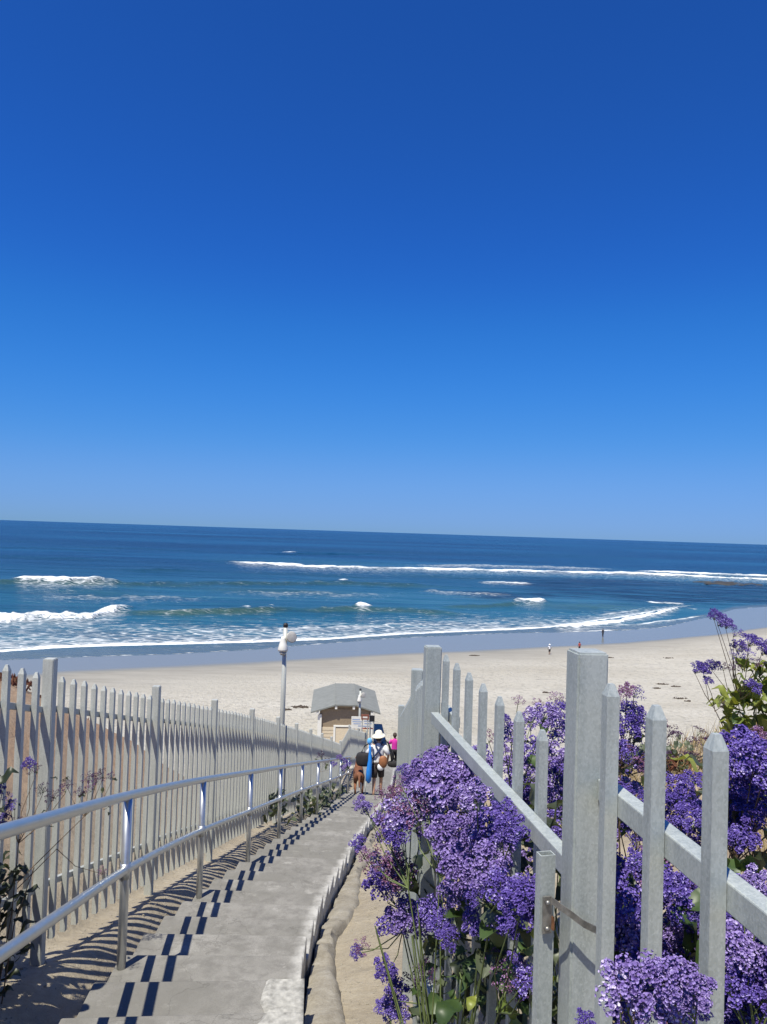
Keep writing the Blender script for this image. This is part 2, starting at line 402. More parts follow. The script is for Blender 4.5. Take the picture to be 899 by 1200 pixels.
me = grid('beach', XX, Dg, zb); attr(me, 'wet', wetA); attr(me, 'damp', dampA)
tag(obj('beach', me, M['sand']), 'pale sandy beach with a wet band along the water', kind='structure')

# ------------------------------------------------------------------ sea with breakers
bs = np.linspace(-1.4, 1.4, 900)
ds_ = np.concatenate([np.arange(88, 170, .5), np.arange(170, 300, 1.1), np.geomspace(301, 900, 150), np.geomspace(950, 60000, 60)])
Bg, Dg = np.meshgrid(bs, ds_); XX = Bg * Dg
sh_ = shore(Bg)
foam = np.zeros_like(Dg); lace = np.zeros_like(Dg); face = np.zeros_like(Dg); reef = np.zeros_like(Dg); zz = np.full_like(Dg, ZS)
def feat(pts, wf, wb, I=1.0, h=0, hw=3, fc=0, taper=.012, lacew=0, laceI=0, seed=1):
    """a breaker along a line: foam width towards shore / out to sea in metres, ridge height"""
    b, d = bearing(pts); wob = (fbm(Bg * 60, Bg * 0 + seed, seed, 5) - .47) * wf * 2.2
    t = Dg - np.interp(Bg, b, d) - wob
    e = sstep(b[0] - taper, b[0] + taper * 1.5, Bg) * (1 - sstep(b[-1] - taper * 1.5, b[-1] + taper, Bg))
    rag = .25 + 1.5 * fbm(Bg * 45 + seed * 3.3, Bg * 0 + seed, seed + 5, 5); wf = wf * rag * (.25 + .75 * e); wb = wb * rag * (.25 + .75 * e)
    global foam, lace, face, zz
    I = I * np.clip(.35 + 1.25 * fbm(Bg * 22 + seed, Bg * 0 + seed * 1.7, seed + 40, 5), .45, 1.05) if isinstance(I, float) or I else 0
    if np.any(I): foam = np.maximum(foam, I * e * np.where(t < 0, np.exp(-(t / wf) ** 2), np.exp(-(t / wb) ** 2)))
    if h: zz = zz + e * h * np.where(t < 0, np.exp(-(t / (hw * .55)) ** 2), np.exp(-(t / (hw * 1.6)) ** 2)) * .75 * (.35 + 1.3 * fbm(XX * .16, Dg * .16, seed + 9, 5))
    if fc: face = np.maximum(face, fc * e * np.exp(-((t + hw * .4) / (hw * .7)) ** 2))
    if laceI: lace = np.maximum(lace, laceI * e * np.where(t < 0, np.exp(-(-t / lacew)), np.exp(-(t / (lacew * .15)) ** 2)))
# the near whitewater edge and the lacy wash behind it
tF = Dg - np.interp(Bg, FB, FD)
edgeI = 1 - sstep(.38, .44, Bg); edgeJ = .55 + .9 * fbm(Bg * 40, Bg * 0 + 3, 77, 4)
foam = np.maximum(foam, .95 * edgeI * np.where(tF < 0, np.exp(-(tF / .5) ** 2), np.exp(-(tF / (3.6 * edgeJ)) ** 2)))
wash = np.interp(Bg, [-.6, -.45, -.2, .1, .3, .42], [26, 26, 20, 24, 16, 4])
lace = np.maximum(lace, edgeI * np.where(tF < -.3, 0, np.exp(-np.maximum(tF, 0) / wash)))
tS = Dg - sh_
foam = np.maximum(foam, .62 * np.exp(-((tS - .5) / .45) ** 2))
feat([(-80, 727), (60, 724), (110, 722), (155, 714)], 4.5, 4.5, 1.0, 1.5, 4.5, 0, .02, 20, .9, 2)
feat([(140, 718), (200, 719), (260, 718), (300, 716), (345, 715)], 2, 2, 0, 1.3, 4.5, 1, .03, 18, .3, 3)
feat([(280, 712.5), (298, 712.5)], 1.0, 2, .8, .5, 3, 0, .006, seed=4)
feat([(310, 712.5), (325, 712.5)], 1.0, 2, .8, .5, 3, 0, .006, seed=4)
feat([(345, 716), (415, 715), (470, 716), (540, 720)], 2, 2, 0, 1.1, 4.5, .8, .03, 10, .25, 5)
feat([(415, 714), (437, 714)], 2.5, 3.5, 1.0, 1.2, 3, 0, .006, 8, .8, 6)
feat([(15, 683.5), (80, 685), (140, 684)], 5, 5, 1.0, 1.4, 9, 0, .012, 22, .8, 7)
feat([(-200, 684), (15, 684), (140, 686), (300, 685), (420, 684), (520, 688)], 4, 4, 0, 1.3, 10, .9, .05, 30, .2, 8)
feat([(395, 681), (410, 681)], 4, 5, .95, 1, 7, 0, .005, 12, .6, 9)
feat([(265, 659), (330, 663), (380, 665.5), (440, 667), (520, 668), (640, 670.5), (745, 673), (820, 677), (899, 680), (1000, 684)], 9, 12, 1.0, 1.3, 16, 0, .02, 55, .6, 10)
feat([(740, 670), (800, 672.5), (899, 677), (1000, 682)], 9, 9, 1.0, 1.3, 16, 0, .02, 30, .6, 11)
feat([(330, 648), (350, 647.5)], 14, 14, .8, 1.2, 16, 0, .01, seed=12)
feat([(310, 649), (440, 650)], 14, 14, 0, 1.4, 24, .7, .04, seed=13)
feat([(480, 663), (560, 662.5), (640, 664), (720, 667)], 10, 20, .45, .3, 16, 0, .04, 40, .75, 14)
feat([(150, 667), (230, 669)], 10, 10, 0, 1.2, 16, .7, .05, seed=15)
feat([(560, 683), (590, 682), (625, 684)], 6, 6, .8, .4, 8, 0, .012, 16, .8, 16)
feat([(600, 706), (625, 706), (641, 706)], 4, 4, 1.0, 1.2, 4, 0, .006, 14, .7, 17)
feat([(520, 712), (560, 711), (600, 709), (620, 707)], 3, 3, 0, 1.0, 5, .8, .02, seed=18)
feat([(650, 736), (690, 732), (730, 727), (765, 721), (799, 713)], 3.5, 3.5, 1.0, .5, 3, 0, .008, 12, .8, 19)
feat([(700, 735), (760, 730), (800, 725), (833, 720)], 1.4, 1.4, .75, 0, taper=.02, lacew=6, laceI=.6, seed=20)
feat([(640, 741), (740, 738), (800, 733), (840, 726)], .9, .9, .7, 0, taper=.02, seed=21)
feat([(755, 706), (780, 706.5), (805, 708)], 4, 4, .85, .3, 4, taper=.008, seed=22)
feat([(800, 712), (820, 715)], 2, 2, .7, 0, taper=.006, seed=23)
feat([(690, 722), (730, 717), (760, 714)], 3, 3, .6, 0, taper=.02, lacew=12, laceI=.7, seed=24)
feat([(100, 740), (300, 738), (500, 731), (640, 726)], 4, 4, .0, 0, taper=.2, lacew=14, laceI=.95, seed=25)
feat([(250, 694), (420, 697), (480, 695)], 8, 8, .0, 0, taper=.06, lacew=22, laceI=.45, seed=26)
feat([(490, 692), (560, 695), (600, 697)], 5, 5, .35, .3, 6, taper=.02, lacew=16, laceI=.6, seed=27)
feat([(20, 700), (100, 698), (250, 701)], 5, 5, .0, 0, taper=.05, lacew=18, laceI=.5, seed=28)
for q_ in range(26):
    y_ = random.uniform(628, 705); x_ = random.uniform(-100, 900); w_ = random.uniform(90, 260); dy_ = (y_ - 622) * .12
    feat([(x_, y_ + .0323 * (x_ - 450)), (x_ + w_ / 2, y_ + .0323 * (x_ + w_ / 2 - 450) + random.uniform(-dy_, dy_) * .3), (x_ + w_, y_ + .0323 * (x_ + w_ - 450))], 5, 5, 0, .5, 4 + 900 / (y_ - 618), random.uniform(.35, .8), .06, seed=300 + q_)
# dark reef and kelp under the surface
def blob(u, v, ru, rv, I):
    b, d = bearing([(u, v)]); d1 = bearing([(u, v - rv)])[1][0]
    global reef
    reef = np.maximum(reef, I * np.exp(-((Bg - b[0]) / (ru / F)) ** 2 - ((Dg - d[0]) / (d1 - d[0])) ** 2))
for a in [(700, 690, 70, 6, 1), (790, 698, 80, 7, 1), (640, 684, 40, 4, 1), (860, 690, 70, 6, .9), (580, 698, 40, 4, .8), (730, 683, 90, 4, .8), (880, 702, 60, 5, .9), (655, 697, 40, 4, .8)]: blob(*a)
nearsea = np.exp(-np.maximum(Dg - 95, 0) / 1500)
zz += nearsea * (.5 * (fbm(XX * .012, Dg * .045, 31) - .47) + .25 * (fbm(XX * .05, Dg * .14, 33) - .47)) * sstep(2, 30, tS)
zz += .6 * np.minimum(foam, 1) * (fbm(XX * .5, Dg * .5, 41, 5) - .4) * sstep(6, 25, tS)
shal = np.clip(1.05 - (Dg - sh_) / 300, 0, 1) ** 1.1 + .22 * (fbm(XX * .012, Dg * .05, 51) - .5) * nearsea
shal = np.clip(np.maximum(shal, .65 * np.exp(-((Dg - 420) / 110) ** 2) * sstep(-.3, 0, Bg) * fbm(XX * .01, Dg * .02, 52) * 1.7), 0, 1)
me = grid('sea', XX, Dg, zz)
for nme, a in (('foam', foam), ('lace', lace), ('face', face), ('reef', reef), ('shallow', shal), ('thin', (1 - sstep(-1.5, 1.5, tF)) * (1 - sstep(4, 16, tS)) * .85)): attr(me, nme, a)
tag(obj('sea', me, M['sea']), 'blue ocean with white breakers rolling in', kind='structure')

# ------------------------------------------------------------------ hillside
def ground(X, D):
    X = np.asarray(X, float); D = np.asarray(D, float)
    ln = line(np.maximum(D, -2)); lf = Lfx(D); rf = Rfx(D); lx = Lx(D)
    z = ln - .12 - .20 * sstep(lf + .1, lx - .1, X) + .10 * sstep(lx + WID, rf, X)
    # left bank, highest near the top, then the bluff
    h = np.interp(D, [-5, 0, 10.9, 12.4, 14.4, 16.6, 23, 28], [2.2, 2.4, 2.32, 2.14, 1.77, 1.3, -.1, -.8])
    k = np.clip((lf - .12 - X) / 3.2, 0, 1); k = .65 * k + .35 * k * k * (3 - 2 * k)
    zl = ln - .12 + h * k
    over = np.maximum(0, (lf - 3.3) - X)
    zl = zl - over * np.interp(D, [0, 7, 11, 16, 20], [.05, .15, .5, 1.0, 1.1]) - np.maximum(0, lf - .6 - X) * np.interp(D, [14, 20, 30], [0, .55, .8])
    z = np.where(X < lf - .12, zl, z)
    # right bench with its edge, then the bluff
    bench = -2.0 + np.clip(.45 * (X - 1.5), -.6, .75) - .10 * (D - 4) - .95 * np.maximum(0, D - 6.4 + .35 * np.sin(X * 2.1))
    bench = np.minimum(bench, -1.15 - .1 * (D - 4))
    kr = sstep(rf + .08, rf + .9, X)
    z = np.where(X > rf + .08, (ln - .22) * (1 - kr) + bench * kr, z)
    n = .16 * (fbm(X * .9, D * .9, 61) - .47) * (.25 + sstep(0, .6, np.maximum(lf - .2 - X, X - rf - .2))) + .05 * (fbm(X * 4, D * 4, 62) - .47)
    z = z + n
    kt = sstep(36, 40, D); zs = line(D) - .25 - .55 * np.maximum(0, -1.2 - X) - .55 * np.maximum(0, X - 6)
    z = z * (1 - kt) + (zs + n) * kt
    tread = (D < 41) & (X > lx - .03) & (X < lx + WID + .02)
    z = np.where(tread, np.minimum(z, ln - .42), z)
    return np.maximum(z, ZS - .5)
xs = np.concatenate([np.linspace(-60, -12, 25), np.linspace(-11.5, -4, 50), np.linspace(-3.9, 3.4, 190), np.linspace(3.5, 12, 50), np.linspace(12.5, 60, 25)])
dsx = np.concatenate([np.linspace(-6, 0, 30), np.linspace(.05, 14, 260), np.linspace(14.1, 36, 150), np.linspace(36.4, 80, 70)])
XX, DD = np.meshgrid(xs, dsx)
ZG = ground(XX, DD)
me = grid('hillside', XX, DD, ZG)
attr(me, 'red', (1 - sstep(-4.2, -2.5, XX)) * (.35 + .6 * fbm(XX * .6, DD * .6, 66)) + sstep(1.2, 2.5, XX) * .25)
tag(obj('hillside', me, M['dirt']), 'sandy coastal bluff falling to the beach', kind='structure')
def gz(x, d): return float(ground(np.array([x]), np.array([d]))[0])

# ------------------------------------------------------------------ stairway
stair = tag(MB().box((-1.2, -2.9, -1.6), (1.2, 1.2, .4)).build('stairway', M['concrete']), 'long flight of shallow worn concrete steps', kind='structure')
def frame(d):
    t = (float(Lx(d + .2)) - float(Lx(d - .2))) / .4
    T = Vector((t, 1, 0)).normalized(); N = Vector((T.y, -T.x, 0))
    return Vector((float(Lx(d)), d, 0)), T, N
def step_mesh(da, db, z, jit, depth=.5):
    n = 3; mb = MB(); top = []; bot = []
    rows = []
    for k in range(n + 1):
        d = da + (db - da) * k / n; p, T, N = frame(d)
        row = []
        for off in (-.03, .10, .45, .85, WID - .1, WID + jit):
            row.append(p + N * off + Vector((0, 0, z)))
        rows.append(row)
    m_ = 6; vs = [v for r in rows for v in r]; fs = []
    for k in range(n):
        for j in range(m_ - 1):
            a = k * m_ + j; fs.append((a, a + 1, a + m_ + 1, a + m_))
    nv = len(vs); rim = [j for j in range(m_)] + [k * m_ + m_ - 1 for k in range(1, n + 1)] + [n * m_ + j for j in range(m_ - 2, -1, -1)] + [k * m_ for k in range(n - 1, 0, -1)]
    vs += [vs[i] + Vector((0, 0, -depth)) for i in rim]
    for q in range(len(rim)):
        a, b = rim[q], rim[(q + 1) % len(rim)]; fs.append((a, nv + q, nv + (q + 1) % len(rim), b))
    fs.append(tuple(nv + q for q in range(len(rim)))[::-1])
    fs = [tuple(f) for f in fs]
    me = mb.add(vs, fs).mesh('step')
    bmx = bmesh.new(); bmx.from_mesh(me); bmesh.ops.recalc_face_normals(bmx, faces=bmx.faces); bmx.to_mesh(me); bmx.free()
    e = np.zeros(len(me.vertices)); 
    for k in range(n + 1): e[k * m_ + m_ - 1] = 1.0
    for i, q in enumerate(rim):
        if q % m_ == m_ - 1: e[nv + i] = 1
    attr(me, 'edge', e); return me
noses = [3.97 + .585 * i for i in range(-9, 40)]
noses = [d for d in noses if d < 26.6] + [29.1]
noses += [29.1 + .585 * i for i in range(1, 20)]
for a, b in zip(noses[:-1], noses[1:]):
    obj('step', step_mesh(a - .03, b, float(line(b)) if b != 29.1 else float(line(29)), random.uniform(-.012, .012)), M['concrete'], stair, bevel=.012)

simple('pale_mortar', (.33, .32, .295), .9, var=.4, scale=22, bump=.6)
for da, db, o0 in ((3.99, 4.53, .20), (3.42, 3.94, .24)):
    zt = float(line(3.97 if db < 3.97 else 4.555)); rows = []
    for k in range(13):
        d = da + (db - da) * k / 12; p, T, N = frame(d); inner = WID - o0 - .22 * (float(fbm(np.array([d * 3.2]), np.array([.3]), 91)[0]) - .55)
        rows.append([p + N * (inner + (WID + .022 - inner) * j / 8) + Vector((0, 0, zt + (.003 if j == 0 else .006 + .022 * float(fbm(np.array([d * 16.0]), np.array([j * .9]), 92)[0])))) for j in range(9)] + [p + N * (WID + .026) + Vector((0, 0, zt - .25))])
    A_ = np.array([[tuple(q) for q in r_] for r_ in rows]); obj('mortar_patch', grid('mortar_patch', A_[..., 0], A_[..., 1], A_[..., 2]), M['pale_mortar'], stair)
sm_ = MB(); rs_ = random.Random(11); sp_ = []
for i in range(2600):
    d = rs_.uniform(2.6, 16); side = rs_.random() < .55
    x = rs_.uniform(float(Lx(d)) + WID + .05, float(Rfx(d)) - .02) if side else rs_.uniform(float(Lfx(d)) - .1, float(Lx(d)) - .04)
    sp_.append((x, d, rs_.uniform(.003, .011) * (1.8 if rs_.random() < .06 else 1)))
SP = np.array(sp_); gzs = ground(SP[:, 0], SP[:, 1])
for (x, d, r_), g_ in zip(sp_, gzs):
    q = [Vector((rs_.uniform(.6, 1.2) * r_ * c_[0], rs_.uniform(.6, 1.2) * r_ * c_[1], rs_.uniform(.4, .9) * r_ * c_[2])) + Vector((x, d, g_ + r_ * .3)) for c_ in ((1, 0, 0), (0, 1, 0), (-1, 0, 0), (0, -1, 0), (0, 0, 1), (0, 0, -1))]
    sm_.add(q, [(0, 1, 4), (1, 2, 4), (2, 3, 4), (3, 0, 4), (1, 0, 5), (2, 1, 5), (3, 2, 5), (0, 3, 5)])
tag(sm_.build('gravel', M['gutter']), 'loose small stones and crumbs of concrete beside the steps', 'gravel', kind='stuff')
# broken concrete gutter beside the steps
vs = []; ns = np.arange(2.0, 25, .06)
prof = [(.03, -.26), (.07, -.23), (.13, -.22), (.19, -.225), (.235, -.25), (.26, -.34)]
G = np.zeros((len(ns), len(prof), 3))
for i, d in enumerate(ns):
    p, T, N = frame(d); wob = .05 * math.sin(d * 1.7) + .10 * (float(fbm(np.array([d * 1.3]), np.array([.5]), 71)[0]) - .47)
    for j, (o, h) in enumerate(prof):
        q = p + N * (WID + o + (wob if j >= 3 else 0)); hz = .11 * (float(fbm(np.array([d * 4]), np.array([j * .7]), 72)[0]) - .47)
        G[i, j] = (q.x, q.y, float(line(d)) + h + hz)
me = grid('gutter', G[..., 0], G[..., 1], G[..., 2])
tag(obj('gutter', me, M['gutter']), 'broken strip of old concrete beside the steps', kind='structure')

# ------------------------------------------------------------------ pickets, posts, rails
def picket_mesh(w, h, point):
    a = w / 2; c = a * .55
    vs = [(-a, -a, 0), (a, -a, 0), (a, a, 0), (-a, a, 0), (-a, -a, h - point), (a, -a, h - point), (a, a, h - point), (-a, a, h - point), (0, 0, h)]
    vs[8] = (-a * .42, -a * .42, h); vs += [(a * .42, -a * .42, h), (a * .42, a * .42, h), (-a * .42, a * .42, h)]
    fs = [(0, 1, 5, 4), (1, 2, 6, 5), (2, 3, 7, 6), (3, 0, 4, 7), (4, 5, 9, 8), (5, 6, 10, 9), (6, 7, 11, 10), (7, 4, 8, 11), (8, 9, 10, 11)]
    return MB().add(vs, fs).mesh('picket')
def post_mesh(w, h):
    me = MB().box((0, 0, h / 2), (w, w, h)).mesh('post'); b = bmesh.new(); b.from_mesh(me)
    bmesh.ops.bevel(b, geom=[e for e in b.edges], offset=.005, segments=2, affect='EDGES'); b.to_mesh(me); b.free(); return me
def bar(p, q, w, h, name, mat, parent):
    p = Vector(p); q = Vector(q); t = (q - p); ln = t.length; t.normalize()
    x = t.cross(Vector((0, 0, 1))).normalized(); z = x.cross(t)
    Mx = Matrix((x, t, z)).transposed()
    mb = MB().box((0, 0, 0), (w, ln, h), Mx)
    return mb.build(name, mat, parent, loc=(p + q) / 2, bevel=.003)

fl = thing('picket_fence', 'long pale metal picket fence descending beside the tubular handrail', 'fence', (FENCE_L[0][1], FENCE_L[0][0], 0))
def put(name, me, mat, parent, loc, rz=0):
    o = obj(name, me, mat, parent); o.location = Vector(loc) - parent.location; o.rotation_euler = (0, 0, rz); return o
for i, ((d, x), tp) in enumerate(zip(FENCE_L, FTOP)):
    base = gz(x, d) - .1; top = float(line(d)) + tp
    put('post', post_mesh(.076, top - base), M['galvanised_old'], fl, (x, d, base), random.uniform(-.02, .02))
    if i == len(FENCE_L) - 1: break
    d2, x2 = FENCE_L[i + 1]; tp2 = FTOP[i + 1]
    z1 = float(line(d)) + tp - .11; z2 = float(line(d2)) + tp2 - .11
    ang = math.atan2(-(x2 - x), d2 - d); n = 12
    pm = picket_mesh(.038, 1.86 if tp > 1.9 else tp - .12, .035)
    for k in range(1, n):
        if d < 2 and k < 8: continue
        t = k / n; h = 1.86 if tp > 1.9 else tp - .12
        put('picket', pm, M['galvanised_old'], fl, (x + (x2 - x) * t, d + (d2 - d) * t, z1 + (z2 - z1) * t - h + random.uniform(-.006, .006)), ang + random.uniform(-.02, .02))
    nx = -math.cos(ang) * .042; ny = -math.sin(ang) * .042
    for drop in (.24, tp - .50):
        o = bar((x + nx, d + ny + .03, z1 - drop), (x2 + nx, d2 + ny - .03, z2 - drop), .038, .042, 'rail', M['galvanised_old'], fl); o.location -= fl.location

fr = thing('picket_fence', 'galvanised picket fence with tall square posts among the purple flowers', 'fence', (.5, 1.81, 0))
A0 = Vector((.26, 3.65, 0)); A1 = Vector((.50, 1.81, 0)); dirA = (A1 - A0).normalized(); outA = Vector((-dirA.y, dirA.x, 0))   # outA points away from the path
if outA.x < 0: outA = -outA
angA = math.atan2(-(dirA.x), dirA.y)
B1 = A1 + dirA * 1.95
def post_at(p, top, base, w=.076, rz=angA, mat='galvanised'): return put('post', post_mesh(w, top - base), M[mat], fr, (p.x, p.y, base), rz)
post_at(A1, -.268, -2.35); post_at(A0, -.543, -2.75); post_at(B1, -.27, -2.1)
pmA = picket_mesh(.027, 1.75, .028)
for k in range(1, 9):                              # gate panel between the two tall posts
    p = A0 + dirA * (.215 * k - .0) + outA * .02
    put('picket', pmA, M['galvanised'], fr, (p.x, p.y, -.55 - 1.75), angA)
pmB = picket_mesh(.029, 1.55, .026)
for k in range(0, 9):
    p = A1 + dirA * (.135 + .205 * k)
    put('picket', pmB, M['galvanised'], fr, (p.x, p.y, -.32 - 1.55), angA)
def rail_r(a, b, z, w=.038, h=.045, name='rail'):
    o = bar((a.x, a.y, z), (b.x, b.y, z), w, h, name, M['galvanised'], fr); o.location -= fr.location; return o
o = bar((A0 + dirA * .15 - outA * .012) + Vector((0, 0, -.85)), (A1 - dirA * .03 - outA * .012) + Vector((0, 0, -.80)), .036, .05, 'rail', M['galvanised'], fr); o.location -= fr.location
rail_r(A0 + dirA * .02 + outA * .058, A0 + dirA * .30 + outA * .058, -.835, .03, .05)
rail_r(A0 + dirA * .15 - outA * .012, A1 - dirA * .03 - outA * .012, -2.05, .036, .05)
rail_r(A1 + dirA * .04 + outA * .034, B1 + outA * .034, -.585, .036, .05)
rail_r(A1 + dirA * .04 + outA * .034, B1 + outA * .034, -1.60, .036, .05)
# short open-topped stile strapped to the tall post
sp = at(641, 1001, 1.80)
put('stile', MB().add([(-.019, -.008, 0), (.019, -.008, 0), (.019, .018, 0), (-.019, .018, 0), (-.019, -.008, 1.5), (.019, -.008, 1.5), (.019, .018, 1.5), (-.019, .018, 1.5),
     (-.016, -.005, 1.5), (.016, -.005, 1.5), (.016, .015, 1.5), (-.016, .015, 1.5), (-.016, -.005, 1.3), (.016, -.005, 1.3), (.016, .015, 1.3), (-.016, .015, 1.3)],
    [(0, 1, 5, 4), (1, 2, 6, 5), (2, 3, 7, 6), (3, 0, 4, 7), (4, 5, 9, 8), (5, 6, 10, 9), (6, 7, 11, 10), (7, 4, 8, 11), (8, 9, 13, 12), (9, 10, 14, 13), (10, 11, 15, 14), (11, 8, 12, 15), (12, 13, 14, 15)]).mesh('stile'), M['galvanised'], fr, (sp.x, sp.y, sp.z - 1.5), .25)
mb = MB(); bp = at(641, 1072, 1.785); rel = fr.location
br = put('bracket', MB().box((0, 0, 0), (.022, .005, .085)).mesh('bracket'), M['bracket_steel'], fr, bp, .25)
for dz in (.03, -.03):
    put('bolt', MB().loft([((0, 0, -.0), .007, .007), ((0, 0, .004), .006, .006), ((0, 0, .007), .003, .003)], 10).mesh('bolt', True), M['bracket_steel'], fr, bp + Vector((0, -.004, dz))).rotation_euler = (R(90), 0, .25)
fp = [at(646, 1055, 1.765), at(658, 1064, 1.735), at(668, 1071, 1.728), at(684, 1083, 1.726), at(700, 1091, 1.724), at(709, 1096, 1.735), at(722, 1103, 1.80)]
mbs = MB(); vs = []
for p in fp: vs += [p - rel + Vector((0, 0, .008)), p - rel - Vector((0, 0, .008)), p - rel + Vector((0, .004, -.008)), p - rel + Vector((0, .004, .008))]
fs = []
for i in range(len(fp) - 1):
    for k in range(4): a = i * 4 + k; b = i * 4 + (k + 1) % 4; fs.append((a, b, b + 4, a + 4))
mbs.add(vs, fs).build('strap', M['bracket_steel'], fr)
put('rust_plate', MB().box((0, 0, 0), (.004, .008, .03)).mesh('rust_plate'), M['rust'], fr, at(648, 1082, 1.782), .25)
# the fence going on down beside the steps
prev = (3.65, .26, -.543)
for i, (d, x) in enumerate(FENCE_R):
    top = float(line(d)) + 1.97 if i else -.543
    if i: post_at(Vector((x, d, 0)), top, gz(x, d) - .1, .076, 0, 'galvanised')
    if i + 1 < len(FENCE_R):
        d2, x2 = FENCE_R[i + 1]; t2 = float(line(d2)) + 1.97
        n = max(2, round((d2 - d) / .2)); ang = math.atan2(-(x2 - x), d2 - d)
        pm = picket_mesh(.038, 1.75, .035)
        for k in range(1, n):
            t = k / n; put('picket', pm, M['galvanised'], fr, (x + (x2 - x) * t, d + (d2 - d) * t, top + (t2 - top) * t - .12 - 1.75), ang)
        for drop in (.36, 1.45):
            o = bar((x + .04, d, top - drop), (x2 + .04, d2, t2 - drop), .036, .042, 'rail', M['galvanised'], fr); o.location -= fr.location

# ------------------------------------------------------------------ handrail
hr = thing('handrail', 'two-bar tubular steel handrail curving along the edge of the steps', 'handrail', (float(Lx(5)), 5, float(line(5))))
hpost = [.45, 2.72, 4.98, 7.30, 9.50, 11.75, 14.02, 16.1, 18.3, 20.7, 23.2]
def hp(d, h): p, T, N = frame(d); q = p + N * .02; return Vector((q.x, q.y, float(line(d)) + h)) - hr.location
dd = [(.3 + .25 * i) for i in range(int((23.45 - .3) / .25) + 1)]
MB().tube([hp(d, 1.07) for d in dd] + [hp(23.75, 1.07), hp(23.9, 1.0)], .030, 14).build('top_rail', M['rail_steel'], hr, True)
MB().tube([hp(d, .585) for d in dd], .027, 14).build('mid_rail', M['rail_steel'], hr, True)
for d in hpost:
    a = hp(d, -.35); b = hp(d, 1.05)
    o = MB().tube([a, b], .029, 14).build('post', M['rail_steel'], hr, True)
    c = hp(d, .585); MB().tube([c - Vector((0, 0, .05)), c + Vector((0, 0, .05))], .034, 12).build('collar', M['rail_steel'], hr, True)

# ------------------------------------------------------------------ lamp posts
def lamp_post(x, d, base, h, label):
    t = thing('lamp_post', label, 'lamp post', (x, d, base), 0, 'lamp posts beside the stairway')
    MB().tube([(0, 0, 0), (0, 0, h * .6), (0, 0, h)], [.055, .05, .045], 14).build('pole', M['galvanised_old'], t, True)
    MB().tube([(0, 0, 0), (0, 0, .25)], [.08, .07], 14).build('base_collar', M['galvanised_old'], t, True)
    MB().loft([((0, 0, h - .02), .048, .048), ((0, 0, h + .04), .05, .05), ((0, 0, h + .07), .03, .03)], 12).build('cap', M['black_plastic'], t)
    s = MB().loft([((-.03, -.07, h - .50), .10, .10), ((-.03, -.07, h - .46), .105, .105), ((-.03, -.07, h - .36), .08, .08), ((-.03, -.07, h - .25), .048, .048), ((-.03, -.07, h - .21), .042, .042)], 16).build('lamp_shade', M['white_paint'], t, True)
    MB().loft([((-.03, -.07, h - .58), .05, .05), ((-.03, -.07, h - .52), .08, .08)], 12).build('lens', M['lamp_grey'], s, True)
    f = MB(); 
    rings = [((0, 0, -.09), .075, .075), ((0, 0, -.02), .13, .13), ((0, 0, .05), .15, .15), ((0, 0, .06), .13, .13)]
    f.loft(rings, 18); o = f.build('floodlight', M['lamp_grey'], t, True, (.12, -.02, h - .22)); o.scale = (.8, .8, .8); o.rotation_euler = (R(75), 0, R(38))
    MB().tube([(.0, 0, h - .22), (.10, -.01, h - .22)], .02, 8).build('bracket', M['galvanised_old'], t)
p = at(326, 949, 15.6)
top = at(332.8, 727, 15.6)
lamp_post(p.x + .02, 15.6, float(line(15.6)) - .25, top.z - float(line(15.6)) + .13, 'tall grey pole with floodlights rising from the left fence line')
p = at(422.6, 806, 34)
lamp_post(p.x, 34, float(line(34)) - .3, p.z - float(line(34)) + .2, 'smaller-looking pole with white lamp in front of the beach hut')

# ------------------------------------------------------------------ beach hut
hd = 66.0; hc = at(405.5, 826, hd)
hut = thing('beach_hut', 'brown beach hut with grey hipped metal roof at the foot of the bluff', 'hut', (hc.x, hd, ZS + .75), R(3.6))
ztop = hc.z - (ZS + .75)
fw_, ew, dp = .92, 3.05, 9.2; rd = .68
rf = MB()
prof = [(-ew, ztop - rd), (-fw_, ztop), (fw_, ztop), (ew, ztop - rd), (ew, ztop - rd - .12), (fw_, ztop - .12), (-fw_, ztop - .12), (-ew, ztop - rd - .12)]
def ext(mb, prof, y0, y1):
    n = len(prof); vs = [(x, y0, z) for x, z in prof] + [(x, y1, z) for x, z in prof]
    fs = [(i, (i + 1) % n, (i + 1) % n + n, i + n) for i in range(n)]
    fs += [(0, 1, 6, 7), (1, 2, 5, 6), (2, 3, 4, 5)] + [(7 + n, 6 + n, 1 + n, n), (6 + n, 5 + n, 2 + n, 1 + n), (5 + n, 4 + n, 3 + n, 2 + n)]
    return mb.add(vs, fs)
roof = ext(rf, prof, 0, dp).build('roof', M['roof_grey'], hut)
for x0 in (-fw_, fw_): MB().box((x0, dp / 2, ztop + .012), (.10, dp, .03)).build('ridge_cap', M['roof_grey'], roof)
for x0, z0 in ((-.85, ztop - .27), (.70, ztop - .27), (-2.45, ztop - rd * .78 - .24), (2.30, ztop - rd * .74 - .24)):
    MB().box((x0, .30, z0), (.20, .50, .26)).build('rafter_end', M['white_paint'], roof)
ww = 2.25; yw = .45
wl = MB().add([(-ww, yw, 0), (ww, yw, 0), (ww, yw, ztop - .55), (fw_, yw, ztop - .125), (-fw_, yw, ztop - .125), (-ww, yw, ztop - .55), (-ww, dp - .9, 0), (ww, dp - .9, 0), (ww, dp - .9, ztop - .55), (fw_, dp - .9, ztop - .125), (-fw_, dp - .9, ztop - .125), (-ww, dp - .9, ztop - .55)],
    [(0, 1, 2, 3, 4, 5), (6, 11, 10, 9, 8, 7), (0, 5, 11, 6), (1, 7, 8, 2)]).build('wall', M['brown_wall'], hut)
